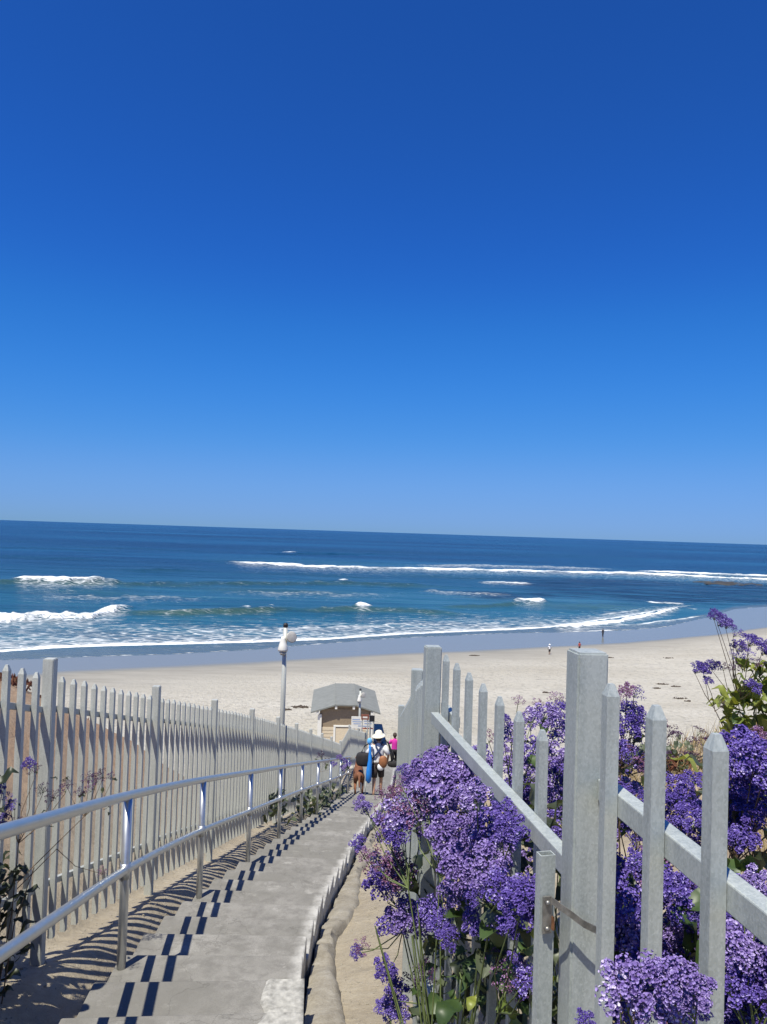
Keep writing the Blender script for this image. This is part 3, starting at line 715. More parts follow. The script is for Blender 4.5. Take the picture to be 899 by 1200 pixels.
for k in range(8):
    z0 = .18 + k * .30
    for xa, xb in ((-ww + .12, -1.02), (1.4, ww - .12)):
        MB().box(((xa + xb) / 2, yw - .03, z0), (xb - xa, .05, .26)).build('siding', M['tan_siding'], wl)
MB().box((0, yw - .02, ztop - .72), (2 * ww - .3, .05, .5)).build('fascia', M['brown_wall'], wl)
dr = MB().box((.19, yw - .03, 1.18), (2.0, .06, 2.3)).build('door', M['tan_siding'], hut)
for x0 in (-.93, 1.31): MB().box((x0, yw - .045, 1.24), (.18, .10, 2.45)).build('door_frame', M['white_paint'], dr)
MB().box((.19, yw - .045, 2.52), (2.42, .11, .14)).build('door_frame', M['white_paint'], dr)
for x0 in (-ww, ww): MB().box((x0, yw - .06, ztop / 2 - .45), (.34, .30, ztop - .95)).build('corner_post', M['white_paint'], hut)

# ------------------------------------------------------------------ notice boards by the landing
def board(u0, v0, u1, v1, d, name, label, mat, marks):
    a = at(u0, v0, d); b = at(u1, v1, d); w = b.x - a.x; h = a.z - b.z; cx = (a.x + b.x) / 2; g = float(line(d)) - .3
    t = thing(name, label, 'sign', (cx, d, g), 0, 'notice boards at the foot of the steps')
    MB().box((0, 0, b.z - g + h / 2), (w, .03, h)).build('panel', M[mat], t, bevel=.004)
    for (x0, y0, x1, y1, mm) in marks:
        MB().box(((x0 + x1 - 1) / 2 * w, -.018, b.z - g + (y0 + y1) / 2 * h), ((x1 - x0) * w, .004, (y1 - y0) * h)).build('marking', M[mm], t)
    for sx in (-.35, .35): MB().tube([(sx * w, .03, 0), (sx * w, .03, b.z - g + h * .9)], .025, 8).build('leg', M['galvanised_old'], t)
board(412, 839.5, 438, 854.5, 33.6, 'notice_board', 'white notice board with blue printing in front of the beach hut', 'white_paint',
      [(.05, .72, .38, .80, 'sign_blue'), (.05, .55, .5, .62, 'sign_blue'), (.1, .38, .42, .45, 'sign_blue'), (.55, .62, .95, .70, 'sign_blue'), (.58, .42, .9, .50, 'sign_blue'), (.3, .2, .8, .27, 'sign_blue'), (.45, .01, .99, .10, 'sign_red')])
board(423.5, 837, 432.5, 843.5, 33.3, 'notice_board', 'small dark red notice board above the white one', 'sign_brown', [(.2, .3, .8, .6, 'white_paint')])
board(433, 838.5, 439, 845.5, 33.3, 'notice_board', 'small black notice board above the white one', 'black_plastic', [])

# ------------------------------------------------------------------ people
def skin_mesh(name, joints, edges, mat, parent, root=0, sub=2):
    me = bpy.data.meshes.new(name); me.from_pydata([j[0] for j in joints], edges, []); o = obj(name, me, mat, parent)
    s = o.modifiers.new('skin', 'SKIN'); s.use_smooth_shade = True
    for i, j in enumerate(joints):
        r = j[1]; me.skin_vertices[0].data[i].radius = r if isinstance(r, tuple) else (r, r)
    me.skin_vertices[0].data[root].use_root = True
    b = o.modifiers.new('subdivision', 'SUBSURF'); b.levels = sub; b.render_levels = sub
    return o
def person(loc, rz, label, H=1.75, skin='skin', shirt='white_cloth', shorts='dark_shorts', stride=.14, arms=((-.25, .10, .98), (.25, .10, .98)), elbows=((-.27, -.05, 1.16), (.27, -.05, 1.16)), hat=None, hair='hair', fingers=True, long_legs=False, sleeve=.7, group=None):
    t = thing('person', label, 'person', loc, rz, group); k = H / 1.78
    J = [((0, 0, .95), (.135, .10)), ((0, .0, 1.12), (.12, .09)), ((0, .01, 1.30), (.15, .10)), ((0, .0, 1.43), (.10, .08)), ((0, .01, 1.52), .052), ((0, .03, 1.58), .075), ((0, .03, 1.67), .092), ((0, .025, 1.75), .07)]
    E = [(0, 1), (1, 2), (2, 3), (3, 4), (4, 5), (5, 6), (6, 7)]
    J.append(((0, .125, 1.645), .013)); E.append((6, 8))                    # nose
    for s in (-1, 1): J.append(((s * .098, .02, 1.655), .014)); E.append((6, len(J) - 1))   # ears
    for s, wr, el in ((-1, arms[0], elbows[0]), (1, arms[1], elbows[1])):
        n = len(J); J += [((s * .17, 0, 1.42), .058), (el, .043), (wr, .030)]
        E += [(3, n), (n, n + 1), (n + 1, n + 2)]
        w = Vector(wr); dirn = (w - Vector(el)).normalized(); palm = w + dirn * .07
        J.append((tuple(palm), (.036, .018))); E.append((n + 2, n + 3))
        if fingers:
            sd_ = dirn.cross(Vector((0, 0, 1)));  sd_ = sd_.normalized() if sd_.length > .1 else Vector((0, 1, 0))
            for q, (o_, ln_) in enumerate(((-.03, .07), (-.01, .085), (.01, .08), (.03, .065))):
                m_ = len(J); a = palm + sd_ * o_ + dirn * .03; b = a + dirn * ln_ * .6 + Vector((0, .012, -.01)); c = b + dirn * ln_ * .3 + Vector((0, .02, -.01))
                J += [(tuple(a), .010), (tuple(b), .009), (tuple(c), .008)]; E += [(n + 3, m_), (m_, m_ + 1), (m_ + 1, m_ + 2)]
            m_ = len(J); a = w + dirn * .03 + sd_ * (-s * .04); J += [(tuple(a), .012), (tuple(a + dirn * .045 + sd_ * (-s * .02)), .010)]; E += [(n + 2, m_), (m_, m_ + 1)]
    for s, fy in ((-1, -stride), (1, stride)):
        n = len(J); J += [((s * .09, fy * .1, .86), .088), ((s * .095, fy * .45 + .04, .50), .058), ((s * .095, fy * .8, .30), .052), ((s * .095, fy - .02, .09), .036), ((s * .10, fy + .02, .045), .038), ((s * .11, fy + .14, .03), .032)]
        E += [(0, n), (n, n + 1), (n + 1, n + 2), (n + 2, n + 3), (n + 3, n + 4), (n + 4, n + 5)]
    body = skin_mesh('body', J, E, M[skin], t)
    mb = MB().loft([((0, 0, .84), .165, .125), ((0, 0, .98), .162, .122), ((0, 0, 1.14), .155, .118), ((0, .0, 1.30), .180, .130), ((0, 0, 1.40), .185, .115), ((0, 0, 1.47), .12, .085), ((0, 0, 1.50), .065, .065)], 20)
    for s, el in ((-1, elbows[0]), (1, elbows[1])):
        a = Vector((s * .15, 0, 1.42)); b = a.lerp(Vector(el), sleeve)
        mb.tube([a, a.lerp(b, .4), b], [.082, .078, .072], 12)
    if shirt: mb.build('shirt', M[shirt], t, True)
    mb = MB().loft([((0, 0, .80), .172, .13), ((0, 0, .90), .168, .13), ((0, 0, 1.0), .155, .12)], 18)
    for s, fy in ((-1, -stride), (1, stride)):
        e = .10 if long_legs else .52
        mb.tube([(s * .085, fy * .1, .88), (s * .092, fy * .3 + .01, .68), (s * .095, fy * (.5 if not long_legs else .95) + .02, e)], [.105, .098, .088 if not long_legs else .06], 14)
    mb.build('shorts' if not long_legs else 'trousers', M[shorts], t, True)
    if hair:
        mb = MB().loft([((0, -.015, 1.57), .07, .07), ((0, -.02, 1.64), .103, .10), ((0, -.005, 1.70), .106, .112), ((0, .01, 1.76), .085, .095), ((0, .015, 1.795), .03, .04)], 16); mb.build('hair', M[hair], t, True)
    if hat:
        mb = MB().loft([((0, .01, 1.685), .20, .22), ((0, .01, 1.70), .215, .235), ((0, .01, 1.712), .14, .155), ((0, .01, 1.74), .112, .125), ((0, .01, 1.82), .095, .105), ((0, .01, 1.845), .06, .07)], 22, True)
        h = mb.build('sun_hat', M[hat], t, True); h.rotation_euler = (R(4), R(-6), 0); h.location = (.177, .118, .012)
    for s, fy in ((-1, -stride), (1, stride)):
        MB().loft([((s * .10, fy + .05, -.005), .052, .135), ((s * .10, fy + .05, .025), .055, .14), ((s * .10, fy + .05, .045), .045, .115)], 16).build('shoe', M['black_cloth'], t, True)
    t.scale = (k, k, k); return t
pd = 22.8; pp = at(442, 927, pd); pz = float(line(pd)) - .03
person((pp.x, pd, pz), R(-4), 'person in white shirt, dark shorts and straw sun hat walking down the steps', 1.86, hat='straw', arms=((-.36, .05, .98), (.27, .10, 1.0)), elbows=((-.33, -.08, 1.17), (.30, -.06, 1.18)), sleeve=.95)
P0 = Vector((pp.x, pd, pz))
def ell(c, r, n=16, m_=10, pw=1.0):
    rings = []
    for i in range(m_ + 1):
        th = -math.pi / 2 + math.pi * i / m_; cr = max(.02, math.cos(th)) ** pw
        rings.append(((c[0], c[1], c[2] + r[2] * math.sin(th)), r[0] * cr, r[1] * cr))
    return MB().loft(rings, n)
# cross-over straps, bags and the umbrella sleeve carried by the walker
t = thing('carrier_harness', 'navy crossed straps over the white shirt of the walker in a straw hat', 'straps', P0)
for s in (-1, 1): MB().tube([(s * .11, -.02, 1.60), (s * .08, -.125, 1.50), (0, -.155, 1.36), (-s * .10, -.15, 1.22), (-s * .17, -.06, 1.10)], .024, 8).build('strap', M['navy_strap'], t, True)
t = thing('shoulder_bag', 'brown leather bag at the right hip of the walker in a straw hat', 'bag', P0)
ell((.15, -.21, 1.06), (.13, .075, .18), pw=.7).build('pouch', M['brown_leather'], t, True)
ell((.08, -.20, .90), (.10, .06, .10), pw=.7).build('pocket', M['white_cloth'], t, True)
t = thing('duffel_bag', 'bulky black bag at the left arm of the walker in a straw hat', 'bag', P0)
b_ = ell((-.42, -.10, 1.09), (.25, .15, .20), pw=.3).build('body', M['black_cloth'], t, True)
MB().tube([(-.50, -.10, 1.30), (-.42, -.10, 1.48), (-.20, -.06, 1.60), (-.15, -.02, 1.58)], .018, 8).build('strap', M['black_cloth'], t, True)
t = thing('umbrella_sleeve', 'long bright blue umbrella sleeve slung behind the walker in a straw hat', 'umbrella', P0)
MB().tube([(-.26, -.26, .44), (-.27, -.27, .52), (-.26, -.27, .80), (-.24, -.26, 1.10), (-.25, -.24, 1.42), (-.27, -.22, 1.60)], [.03, .085, .085, .062, .035, .025], 12).build('sleeve', M['blue_nylon'], t, True)
ell((-.27, -.22, 1.66), (.075, .06, .10)).build('knot', M['lightblue_nylon'], t, True)
MB().tube([(-.36, -.2, .05), (-.34, -.2, .46)], .014, 8).build('tip', M['galvanised'], t, True)
t = thing('folding_chair', 'dark folded beach chair hanging at the right side of the walker in a straw hat', 'chair', P0)
MB().tube([(.20, -.05, 1.66), (.30, -.06, 1.56), (.36, -.06, 1.30), (.42, -.05, .98)], .022, 8).build('frame', M['black_plastic'], t, True)
MB().tube([(.28, .04, 1.60), (.40, .04, 1.30), (.52, .04, 1.00)], .018, 8).build('frame', M['black_plastic'], t, True)
ell((.46, -.02, .95), (.18, .10, .09), pw=.5).build('seat', M['black_cloth'], t, True)

pd2 = 37.0; q = at(462.6, 858, pd2)
person((q.x + .02, pd2, float(line(pd2)) - .1), R(-8), 'person in magenta top and black trousers farther down the steps', 1.68, shirt='magenta_cloth', shorts='black_cloth', long_legs=True, arms=((-.34, .12, 1.20), (.25, .1, 1.0)), elbows=((-.26, -.02, 1.22), (.27, -.04, 1.17)), sleeve=1.0)
def bz(x, d):
    b = x / d; tt = float(shore(b)) - d; return ZS + (tt * .02 if tt < 0 else min(tt * .014, .5 + .006 * tt))
for (u, v, lab, kw) in ((644, 767, 'distant person in white top and cap standing on the damp sand', dict(shirt='white_cloth', shorts='dark_shorts', hat='white_cloth', stride=.06)),
                        (679, 763.5, 'distant bare-armed person with red top on the damp sand', dict(shirt='red_cloth', shorts='black_cloth', sleeve=.3, stride=.1)),
                        (706.5, 746.5, 'distant person dressed in black at the edge of the water', dict(shirt='black_cloth', shorts='black_cloth', long_legs=True, stride=.12))):
    z = ZS + .2
    for _ in range(6): q = onz(u, v, z); z = bz(q.x, q.y)
    person((q.x, q.y, z), random.uniform(-.4, .4), lab, 1.74, skin='skin_tan', fingers=True, **kw)

# ------------------------------------------------------------------ dog
dg = at(420.5, 924, 22.9); dzz = float(line(22.9)) - .03
t = thing('dog', 'brown dog with pale rump walking beside the person in straw hat', 'dog', (dg.x, 22.75, dzz), R(4)); t.scale = (1.12, 1.0, 1.12)
J = [((0, 0, .56), .12), ((0, .18, .55), .105), ((0, .38, .56), .125), ((0, .52, .60), .13), ((0, .64, .68), .085), ((0, .74, .78), .085), ((0, .84, .77), .055), ((0, .93, .745), .04),
     ((0, -.10, .58), .09), ((0, -.16, .56), .035), ((0, -.27, .42), .026), ((0, -.34, .32), .016),
     ((-.06, .74, .86), .02), ((-.085, .73, .80), .014), ((.06, .74, .86), .02), ((.085, .73, .80), .014)]
E = [(0, 1), (1, 2), (2, 3), (3, 4), (4, 5), (5, 6), (6, 7), (0, 8), (8, 9), (9, 10), (10, 11), (5, 12), (12, 13), (5, 14), (14, 15)]
for s in (-1, 1):
    n = len(J); J += [((s * .085, 0, .48), .085), ((s * .095, .08, .34), .05), ((s * .095, -.09, .20), .030), ((s * .095, -.06, .05), .028), ((s * .095, -.01, .025), .030)]; E += [(0, n), (n, n + 1), (n + 1, n + 2), (n + 2, n + 3), (n + 3, n + 4)]
    n = len(J); J += [((s * .09, .50, .46), .065), ((s * .09, .46, .32), .042), ((s * .09, .50, .18), .030), ((s * .09, .50, .05), .027), ((s * .09, .55, .025), .030)]; E += [(3, n), (n, n + 1), (n + 1, n + 2), (n + 2, n + 3), (n + 3, n + 4)]
skin_mesh('body', J, E, M['dog_brown'], t)
ell((.045, -.115, .27), (.04, .035, .13)).build('rump_patch', M['dog_white'], t, True)

# ------------------------------------------------------------------ sea lavender
def floret(mb, p, nrm, s, rnd):
    nrm = nrm.normalized(); a = Vector((0, 0, 1)) if abs(nrm.z) < .9 else Vector((1, 0, 0))
    x = nrm.cross(a).normalized(); y = nrm.cross(x); ph = rnd.random() * 6.28; vs = [p - nrm * s * .5]; n = 5
    for k in range(n):
        th = ph + 2 * math.pi * k / n; vs.append(p + nrm * s * .25 * rnd.random() + (x * math.cos(th) + y * math.sin(th)) * s * (.55 + .3 * rnd.random()))
    mb.add(vs, [(0, 1 + (k + 1) % n, 1 + k) for k in range(n)])
def cluster_mesh(seed, nsub, per, fs=.0075, spread=1.0):
    """flat-topped spray of unit radius .08 m: sub-sprays of small papery cups"""
    rnd = random.Random(seed); mb = MB(); cen = []
    for i in range(nsub):
        rr = math.sqrt((i + .5) / nsub) * .075 * spread; th = i * 2.4 + rnd.uniform(-.4, .4)
        cen.append(Vector((rr * math.cos(th), rr * math.sin(th), .035 - rr * rr * 4.5 + rnd.uniform(-.012, .012))))
    for c in cen:
        nn = Vector((c.x * 6, c.y * 6, 1)).normalized(); R_ = rnd.uniform(.016, .030)
        for k in range(int(per * rnd.uniform(.65, 1.2))):
            v = Vector((rnd.gauss(0, 1), rnd.gauss(0, 1), rnd.gauss(0, 1) + .35)).normalized()
            if v.z < -.35: v.z = -v.z
            floret(mb, c + v * R_ * rnd.choice((rnd.uniform(.75, 1.05), rnd.uniform(.8, 1.05), rnd.uniform(.8, 1.05), rnd.uniform(1.0, 1.3))), v + nn * .3, fs * rnd.uniform(.75, 1.35), rnd)
    st = MB()
    for c in cen: st.tube([(0, 0, -.07), (c.x * .35, c.y * .35, -.03), (c.x, c.y, c.z)], [.0018, .0014, .0009], 4, False)
    me = bpy.data.meshes.new('flower_cluster'); me.from_pydata(mb.v + st.v, [], mb.f + [tuple(i + len(mb.v) for i in f) for f in st.f]); me.update()
    mi = np.zeros(len(me.polygons), dtype=np.int32); mi[len(mb.f):] = 1
    me.materials.append(None); me.materials.append(M['stem']); me.polygons.foreach_set('material_index', mi)
    return me
def with_mat(me, mat): c = me.copy(); c.materials[0] = M[mat]; return c
base_cl = [cluster_mesh(100 + i, 12 + i % 3, 46) for i in range(6)]
sparse_cl = [cluster_mesh(200 + i, 9, 22, .0065, 1.05) for i in range(3)]
CL = {'purple': [with_mat(m_, 'purple_petals') for m_ in base_cl], 'violet': [with_mat(m_, 'violet_petals') for m_ in base_cl],
      'faded': [with_mat(m_, 'faded_petals') for m_ in sparse_cl + base_cl[:1]], 'dark': [with_mat(m_, 'dark_petals') for m_ in sparse_cl], 'sparse': [with_mat(m_, 'violet_petals') for m_ in sparse_cl]}
def leaf_mesh(seed, ln, wd):
    rnd = random.Random(seed); n = 6; vs = []; fs = []
    for i in range(n + 1):
        t = i / n; w = wd * (.10 + .9 * math.sin(math.pi * min(1, t ** 1.35)) ** .8) if t < .999 else .004
        if t < .25: w = wd * (.10 + .3 * t)
        z = .25 * ln * math.sin(t * 2.2) + .02 * math.sin(t * 9 + seed); y = ln * t * (1 - .12 * t)
        for s, dz in ((-1, .28), (-.5, .08), (0, 0), (.5, .08), (1, .28)):
            vs.append((s * w + rnd.uniform(-.004, .004), y + rnd.uniform(-.004, .004), z + dz * w + .012 * math.sin(t * 12 + s * 3 + seed) * abs(s)))
    for i in range(n):
        for k in range(4): a = i * 5 + k; fs.append((a, a + 1, a + 6, a + 5))
    return MB().add(vs, fs).mesh('leaf', True)
LEAF = {}
for mname in ('leaf', 'leaf_dull', 'leaf_light', 'leaf_shaded'):
    LEAF[mname] = []
    for i in range(4):
        me = leaf_mesh(i, .20 + .03 * i, .045 + .006 * i); me.materials.append(M[mname]); LEAF[mname].append(me)
def lavender(label, base, heads, leaves=20, leafmat='leaf', lscale=1.0, leafspread=.15, group=None, stemmat='stem', leafz=0.0, extra_leaves=(), gain=1.22, fill=2):
    """heads: (point, radius, colour, normal or None)"""
    base = Vector(base); t = thing('sea_lavender', label, 'flowering plant', base, 0, group)
    sm = MB(); hubs = []
    for k in range(max(1, len(heads) // 3)):
        q = Vector(random.choice(heads)[0]) - base if heads else Vector((0, 0, .3))
        hubs.append(q * random.uniform(.62, .85) + Vector((0, 0, -.06)))
    for hb in (hubs if heads else []):
        f0 = Vector((random.uniform(-.05, .05), random.uniform(-.05, .05), 0)); sm.tube([f0, f0.lerp(hb, .5) + Vector((random.uniform(-.03, .03), random.uniform(-.03, .03), .05)), hb], [.0045, .0035, .0026], 5, False)
    for (p, r, col, nrm) in heads:
        p = Vector(p) - base; me = random.choice(CL[col]); o = obj('flower_cluster', me, None, t); s = r / .085 * gain
        o.location = p; o.scale = (s, s, s * random.uniform(.8, 1.1))
        n_ = Vector(nrm) if nrm is not None else Vector((p.x * .8, p.y * .8, .7)).normalized() + Vector((random.uniform(-.3, .3), random.uniform(-.3, .3), .2))
        q = n_.to_track_quat('Z', 'Y'); o.rotation_mode = 'QUATERNION'; o.rotation_quaternion = q @ Euler((0, 0, random.uniform(0, 6.28))).to_quaternion()
        root = p - n_.normalized() * .06 * s; hb = min(hubs, key=lambda c: (c - p).length)
        mid = hb.lerp(root, .5) + Vector((random.uniform(-.03, .03), random.uniform(-.03, .03), -.02))
        sm.tube([hb, mid, mid.lerp(root, .6), root], [.0026, .0022, .0018, .0015], 5, False)
        for k in range(fill):
            if random.random() < .25 or r < .045: continue
            o = obj('leaf', random.choice(LEAF[leafmat]), None, t); ls = random.uniform(.35, .7) * lscale; o.scale = (ls, ls, ls)
            o.location = p - n_.normalized() * random.uniform(.07, .16) + Vector((random.uniform(-.08, .08), random.uniform(.0, .12), random.uniform(-.14, .02)))
            o.rotation_euler = (random.uniform(-.6, .9), random.uniform(-.6, .6), random.uniform(0, 6.28))
    if heads: sm.build('stems', M[stemmat], t, True)
    for i in range(leaves):
        me = random.choice(LEAF[leafmat]); o = obj('leaf', me, None, t); a = random.uniform(0, 6.28); rr = random.uniform(0, leafspread)
        s = lscale * random.uniform(.7, 1.25); o.scale = (s, s, s)
        o.location = (rr * math.cos(a), rr * math.sin(a), leafz * random.random() + random.uniform(0, .05)); o.rotation_euler = (random.uniform(-.1, .7), random.uniform(-.4, .4), a - math.pi / 2 + random.uniform(-.4, .4))
    for (p, rot, s, lm) in extra_leaves:
        o = obj('leaf', random.choice(LEAF[lm]), None, t); o.location = Vector(p) - base; o.rotation_euler = rot; o.scale = (s, s, s)
    return t
def fence_d(u, v, off):
    """distance along a pixel's ray to the fence panel plane shifted off metres to the path side"""
    r = ray(u, v); p = A0 - outA * off; nrm = outA
    den = r.x * nrm.x + r.y * nrm.y
    d = (p.x * nrm.x + p.y * nrm.y) / den if den > 1e-3 else 99
    return d
# the big bush spilling through the gate panel on the path side: (u, v, radius px, colour)
front = [(515, 901, 22, 'purple'), (500, 908, 20, 'purple'), (532, 909, 20, 'purple'), (515, 918, 26, 'purple'), (492, 925, 20, 'purple'), (540, 925, 20, 'purple'), (556, 932, 17, 'purple'),
    (482, 945, 20, 'faded'), (470, 955, 18, 'purple'), (455, 948, 14, 'faded'), (458, 970, 20, 'purple'), (466, 975, 16, 'violet'), (500, 955, 22, 'purple'), (522, 945, 20, 'purple'),
    (520, 975, 18, 'purple'), (530, 985, 24, 'purple'), (530, 1005, 20, 'purple'), (552, 975, 20, 'purple'), (575, 975, 22, 'violet'), (590, 955, 15, 'violet'), (600, 972, 16, 'violet'), (560, 995, 24, 'purple'),
    (585, 995, 18, 'purple'), (545, 1015, 24, 'purple'), (570, 1015, 22, 'purple'), (552, 1032, 20, 'purple'), (580, 1032, 18, 'violet'), (590, 1045, 20, 'violet'), (612, 1050, 18, 'violet'), (605, 1068, 20, 'violet'),
    (622, 1038, 12, 'violet'), (625, 1066, 12, 'violet'), (535, 1045, 16, 'purple'), (560, 1048, 12, 'violet'), (528, 1050, 12, 'purple'), (598, 1085, 14, 'violet'),
    (458, 1082, 14, 'violet'), (474, 1075, 18, 'purple'), (490, 1080, 18, 'purple'), (505, 1070, 16, 'violet'), (518, 1085, 13, 'violet'), (524, 1100, 12, 'violet'), (555, 1080, 13, 'violet'), (566, 1088, 12, 'violet'),
    (440, 1010, 14, 'faded'), (452, 1018, 18, 'purple'), (448, 1032, 18, 'violet'), (468, 1020, 17, 'faded'), (464, 1032, 14, 'faded'), (462, 1040, 14, 'purple'),
    (423, 942, 8, 'purple'), (429, 947, 7, 'violet'), (420, 990, 9, 'violet'), (426, 1003, 8, 'faded'), (445, 978, 8, 'dark'), (424, 1110, 9, 'faded'), (418, 1116, 7, 'violet'),
    (452, 1135, 12, 'violet'), (458, 1150, 12, 'violet'), (465, 1165, 12, 'violet'), (460, 1182, 13, 'violet'), (470, 1190, 10, 'violet'), (450, 1180, 9, 'violet'),
    (584, 1125, 12, 'faded'), (592, 1145, 14, 'faded'), (605, 1158, 13, 'faded'), (618, 1150, 14, 'violet'), (622, 1135, 10, 'faded'), (605, 1125, 9, 'violet'), (486, 1150, 12, 'dark'), (500, 1140, 12, 'dark'),
    (474, 903, 7, 'violet'), (468, 915, 7, 'faded'), (480, 912, 6, 'violet'), (462, 930, 8, 'faded'), (446, 930, 7, 'faded')]
heads = []
for (u, v, r, col) in front:
    d = fence_d(u, v, random.uniform(.03, .13))
    d = min(d, random.uniform(2.95, 3.2)) if u < 520 else min(d, 3.1)
    heads.append((at(u, v, d), r * d / F * 1.12, col, Vector((random.uniform(-.5, .1), -.75, .75))))
xl = []
for i in range(70):
    u = random.uniform(475, 640); v = random.uniform(1095, 1205)
    if 476 < u < 508 and v < 1160: continue
    d = fence_d(u, v, random.uniform(-.06, .08)); d = min(d, 3.0)
    xl.append((at(u, v, d), (random.uniform(-.6, .9), random.uniform(-.5, .5), random.uniform(2.0, 4.3)), random.uniform(.3, .65), random.choice(['leaf', 'leaf', 'leaf', 'leaf_dull', 'leaf_shaded', 'leaf_light'])))
for i in range(26):
    u = random.uniform(508, 580); v = random.uniform(1040, 1140); d = min(fence_d(u, v, .02), 3.1)
    xl.append((at(u, v, d), (random.uniform(-.6, .9), random.uniform(-.5, .5), random.uniform(2.0, 4.3)), random.uniform(.3, .6), random.choice(['leaf', 'leaf_dull'])))
for i in range(150):
    u = random.uniform(490, 655); v = random.uniform(950, 1215); d = min(fence_d(u, v, -random.uniform(.05, .22)), 3.6)
    xl.append((at(u, v, d), (random.uniform(-.6, .9), random.uniform(-.5, .5), random.uniform(0, 6.28)), random.uniform(.4, .75), random.choice(['leaf_shaded', 'leaf_shaded', 'leaf_dull'])))  # leaves darkened in colour to give the bush its shaded depth
lavender('large purple sea lavender spilling through the fence onto the path side', (.30, 2.75, gz(.30, 2.75)), heads, 26, 'leaf', 1.0, .25, 'sea lavender bushes', extra_leaves=xl, fill=0, gain=1.1)

def dome(cx, cd, ztop, rx, rd_, n, cols, rmin=.05, rmax=.085, drop=.45):
    h = []
    for i in range(n):
        a = random.uniform(0, 6.28); q = math.sqrt(random.random())
        x = cx + rx * q * math.cos(a); d = cd + rd_ * q * math.sin(a); z = ztop - drop * q * q - random.uniform(0, .12)
        h.append(((x, d, z), random.uniform(rmin, rmax), random.choice(cols), None))
    return h
def pix(lst, d0, jit=.12):
    h = []
    for (u, v, r, col) in lst:
        d = d0 + random.uniform(-jit, jit); h.append((at(u, v, d), r * d / F * 1.1, col, Vector((random.uniform(-.4, .3), -.6, .8))))
    return h
h = pix([(601, 862, 12, 'purple'), (640, 838, 13, 'purple'), (655, 835, 10, 'violet'), (622, 845, 12, 'purple'), (650, 855, 14, 'purple'), (600, 885, 14, 'purple'), (625, 880, 14, 'violet'), (650, 885, 14, 'purple'), (580, 900, 14, 'purple'), (562, 885, 11, 'violet'),
    (655, 910, 14, 'violet'), (632, 915, 13, 'purple'), (605, 920, 14, 'violet'), (650, 940, 14, 'purple'), (640, 965, 14, 'violet'), (612, 945, 12, 'violet'), (585, 930, 12, 'violet'), (560, 910, 10, 'purple'), (630, 990, 12, 'violet'), (652, 1000, 12, 'violet'),
    (608, 822, 6, 'faded'), (652, 818, 7, 'faded'), (660, 825, 7, 'dark'), (630, 825, 6, 'faded'), (576, 865, 8, 'faded'), (590, 845, 7, 'violet')], 3.55, .3)
h += dome(1.05, 3.7, -.95, .45, .5, 24, ['purple', 'violet'])
lavender('broad purple sea lavender growing behind the gate panel of the galvanised fence', (.95, 3.6, gz(.95, 3.6)), h, 30, 'leaf', 1.0, .4, 'sea lavender bushes', leafz=.5)
h = pix([(735, 810, 8, 'faded'), (745, 812, 8, 'sparse'), (725, 818, 7, 'faded'), (740, 835, 12, 'violet'), (732, 850, 14, 'violet'), (748, 852, 13, 'violet'), (728, 868, 13, 'faded'), (740, 880, 12, 'sparse'), (785, 858, 8, 'dark'), (775, 850, 7, 'faded'), (765, 868, 8, 'violet'), (730, 895, 12, 'sparse'), (752, 900, 10, 'faded'), (722, 880, 12, 'violet')], 3.1, .15)
lavender('straggly sea lavender with thin upright stems behind the tallest post', (1.08, 3.1, gz(1.08, 3.1)), h, 14, 'leaf_dull', .9, .3, 'sea lavender bushes', stemmat='stem_brown', leafz=.5)
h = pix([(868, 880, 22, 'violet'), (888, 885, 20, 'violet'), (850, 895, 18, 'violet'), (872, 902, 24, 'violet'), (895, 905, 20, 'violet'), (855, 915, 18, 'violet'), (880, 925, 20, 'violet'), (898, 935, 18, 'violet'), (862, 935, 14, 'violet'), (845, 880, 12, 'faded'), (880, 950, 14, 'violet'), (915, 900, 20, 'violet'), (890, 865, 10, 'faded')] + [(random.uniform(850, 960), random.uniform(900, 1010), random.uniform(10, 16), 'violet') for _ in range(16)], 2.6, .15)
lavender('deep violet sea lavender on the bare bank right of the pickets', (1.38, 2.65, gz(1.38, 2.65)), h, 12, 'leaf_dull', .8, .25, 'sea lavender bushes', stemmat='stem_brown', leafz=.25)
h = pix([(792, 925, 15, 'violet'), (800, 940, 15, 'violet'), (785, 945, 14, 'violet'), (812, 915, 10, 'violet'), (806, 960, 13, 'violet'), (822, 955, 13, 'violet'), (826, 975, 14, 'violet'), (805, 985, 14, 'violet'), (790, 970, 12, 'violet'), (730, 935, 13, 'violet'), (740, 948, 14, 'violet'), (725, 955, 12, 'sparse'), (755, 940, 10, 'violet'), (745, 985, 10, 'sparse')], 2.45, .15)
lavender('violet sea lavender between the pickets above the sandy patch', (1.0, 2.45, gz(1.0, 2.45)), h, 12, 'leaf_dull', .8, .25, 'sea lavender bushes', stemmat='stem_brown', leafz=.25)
h = pix([(722, 1045, 22, 'violet'), (735, 1060, 20, 'violet'), (725, 1085, 22, 'violet'), (740, 1090, 18, 'purple'), (735, 1110, 20, 'violet'), (720, 1015, 16, 'violet'), (745, 1030, 14, 'violet'), (778, 1095, 16, 'purple'), (793, 1085, 20, 'purple'), (800, 1100, 18, 'purple'), (785, 1110, 16, 'violet'), (775, 1125, 15, 'violet'), (812, 1070, 12, 'violet'), (745, 1010, 12, 'violet')] + [(random.uniform(705, 840), random.uniform(1000, 1215), random.uniform(12, 19), random.choice(['violet', 'violet', 'faded'])) for _ in range(30)], 2.1, .2)
xl = []
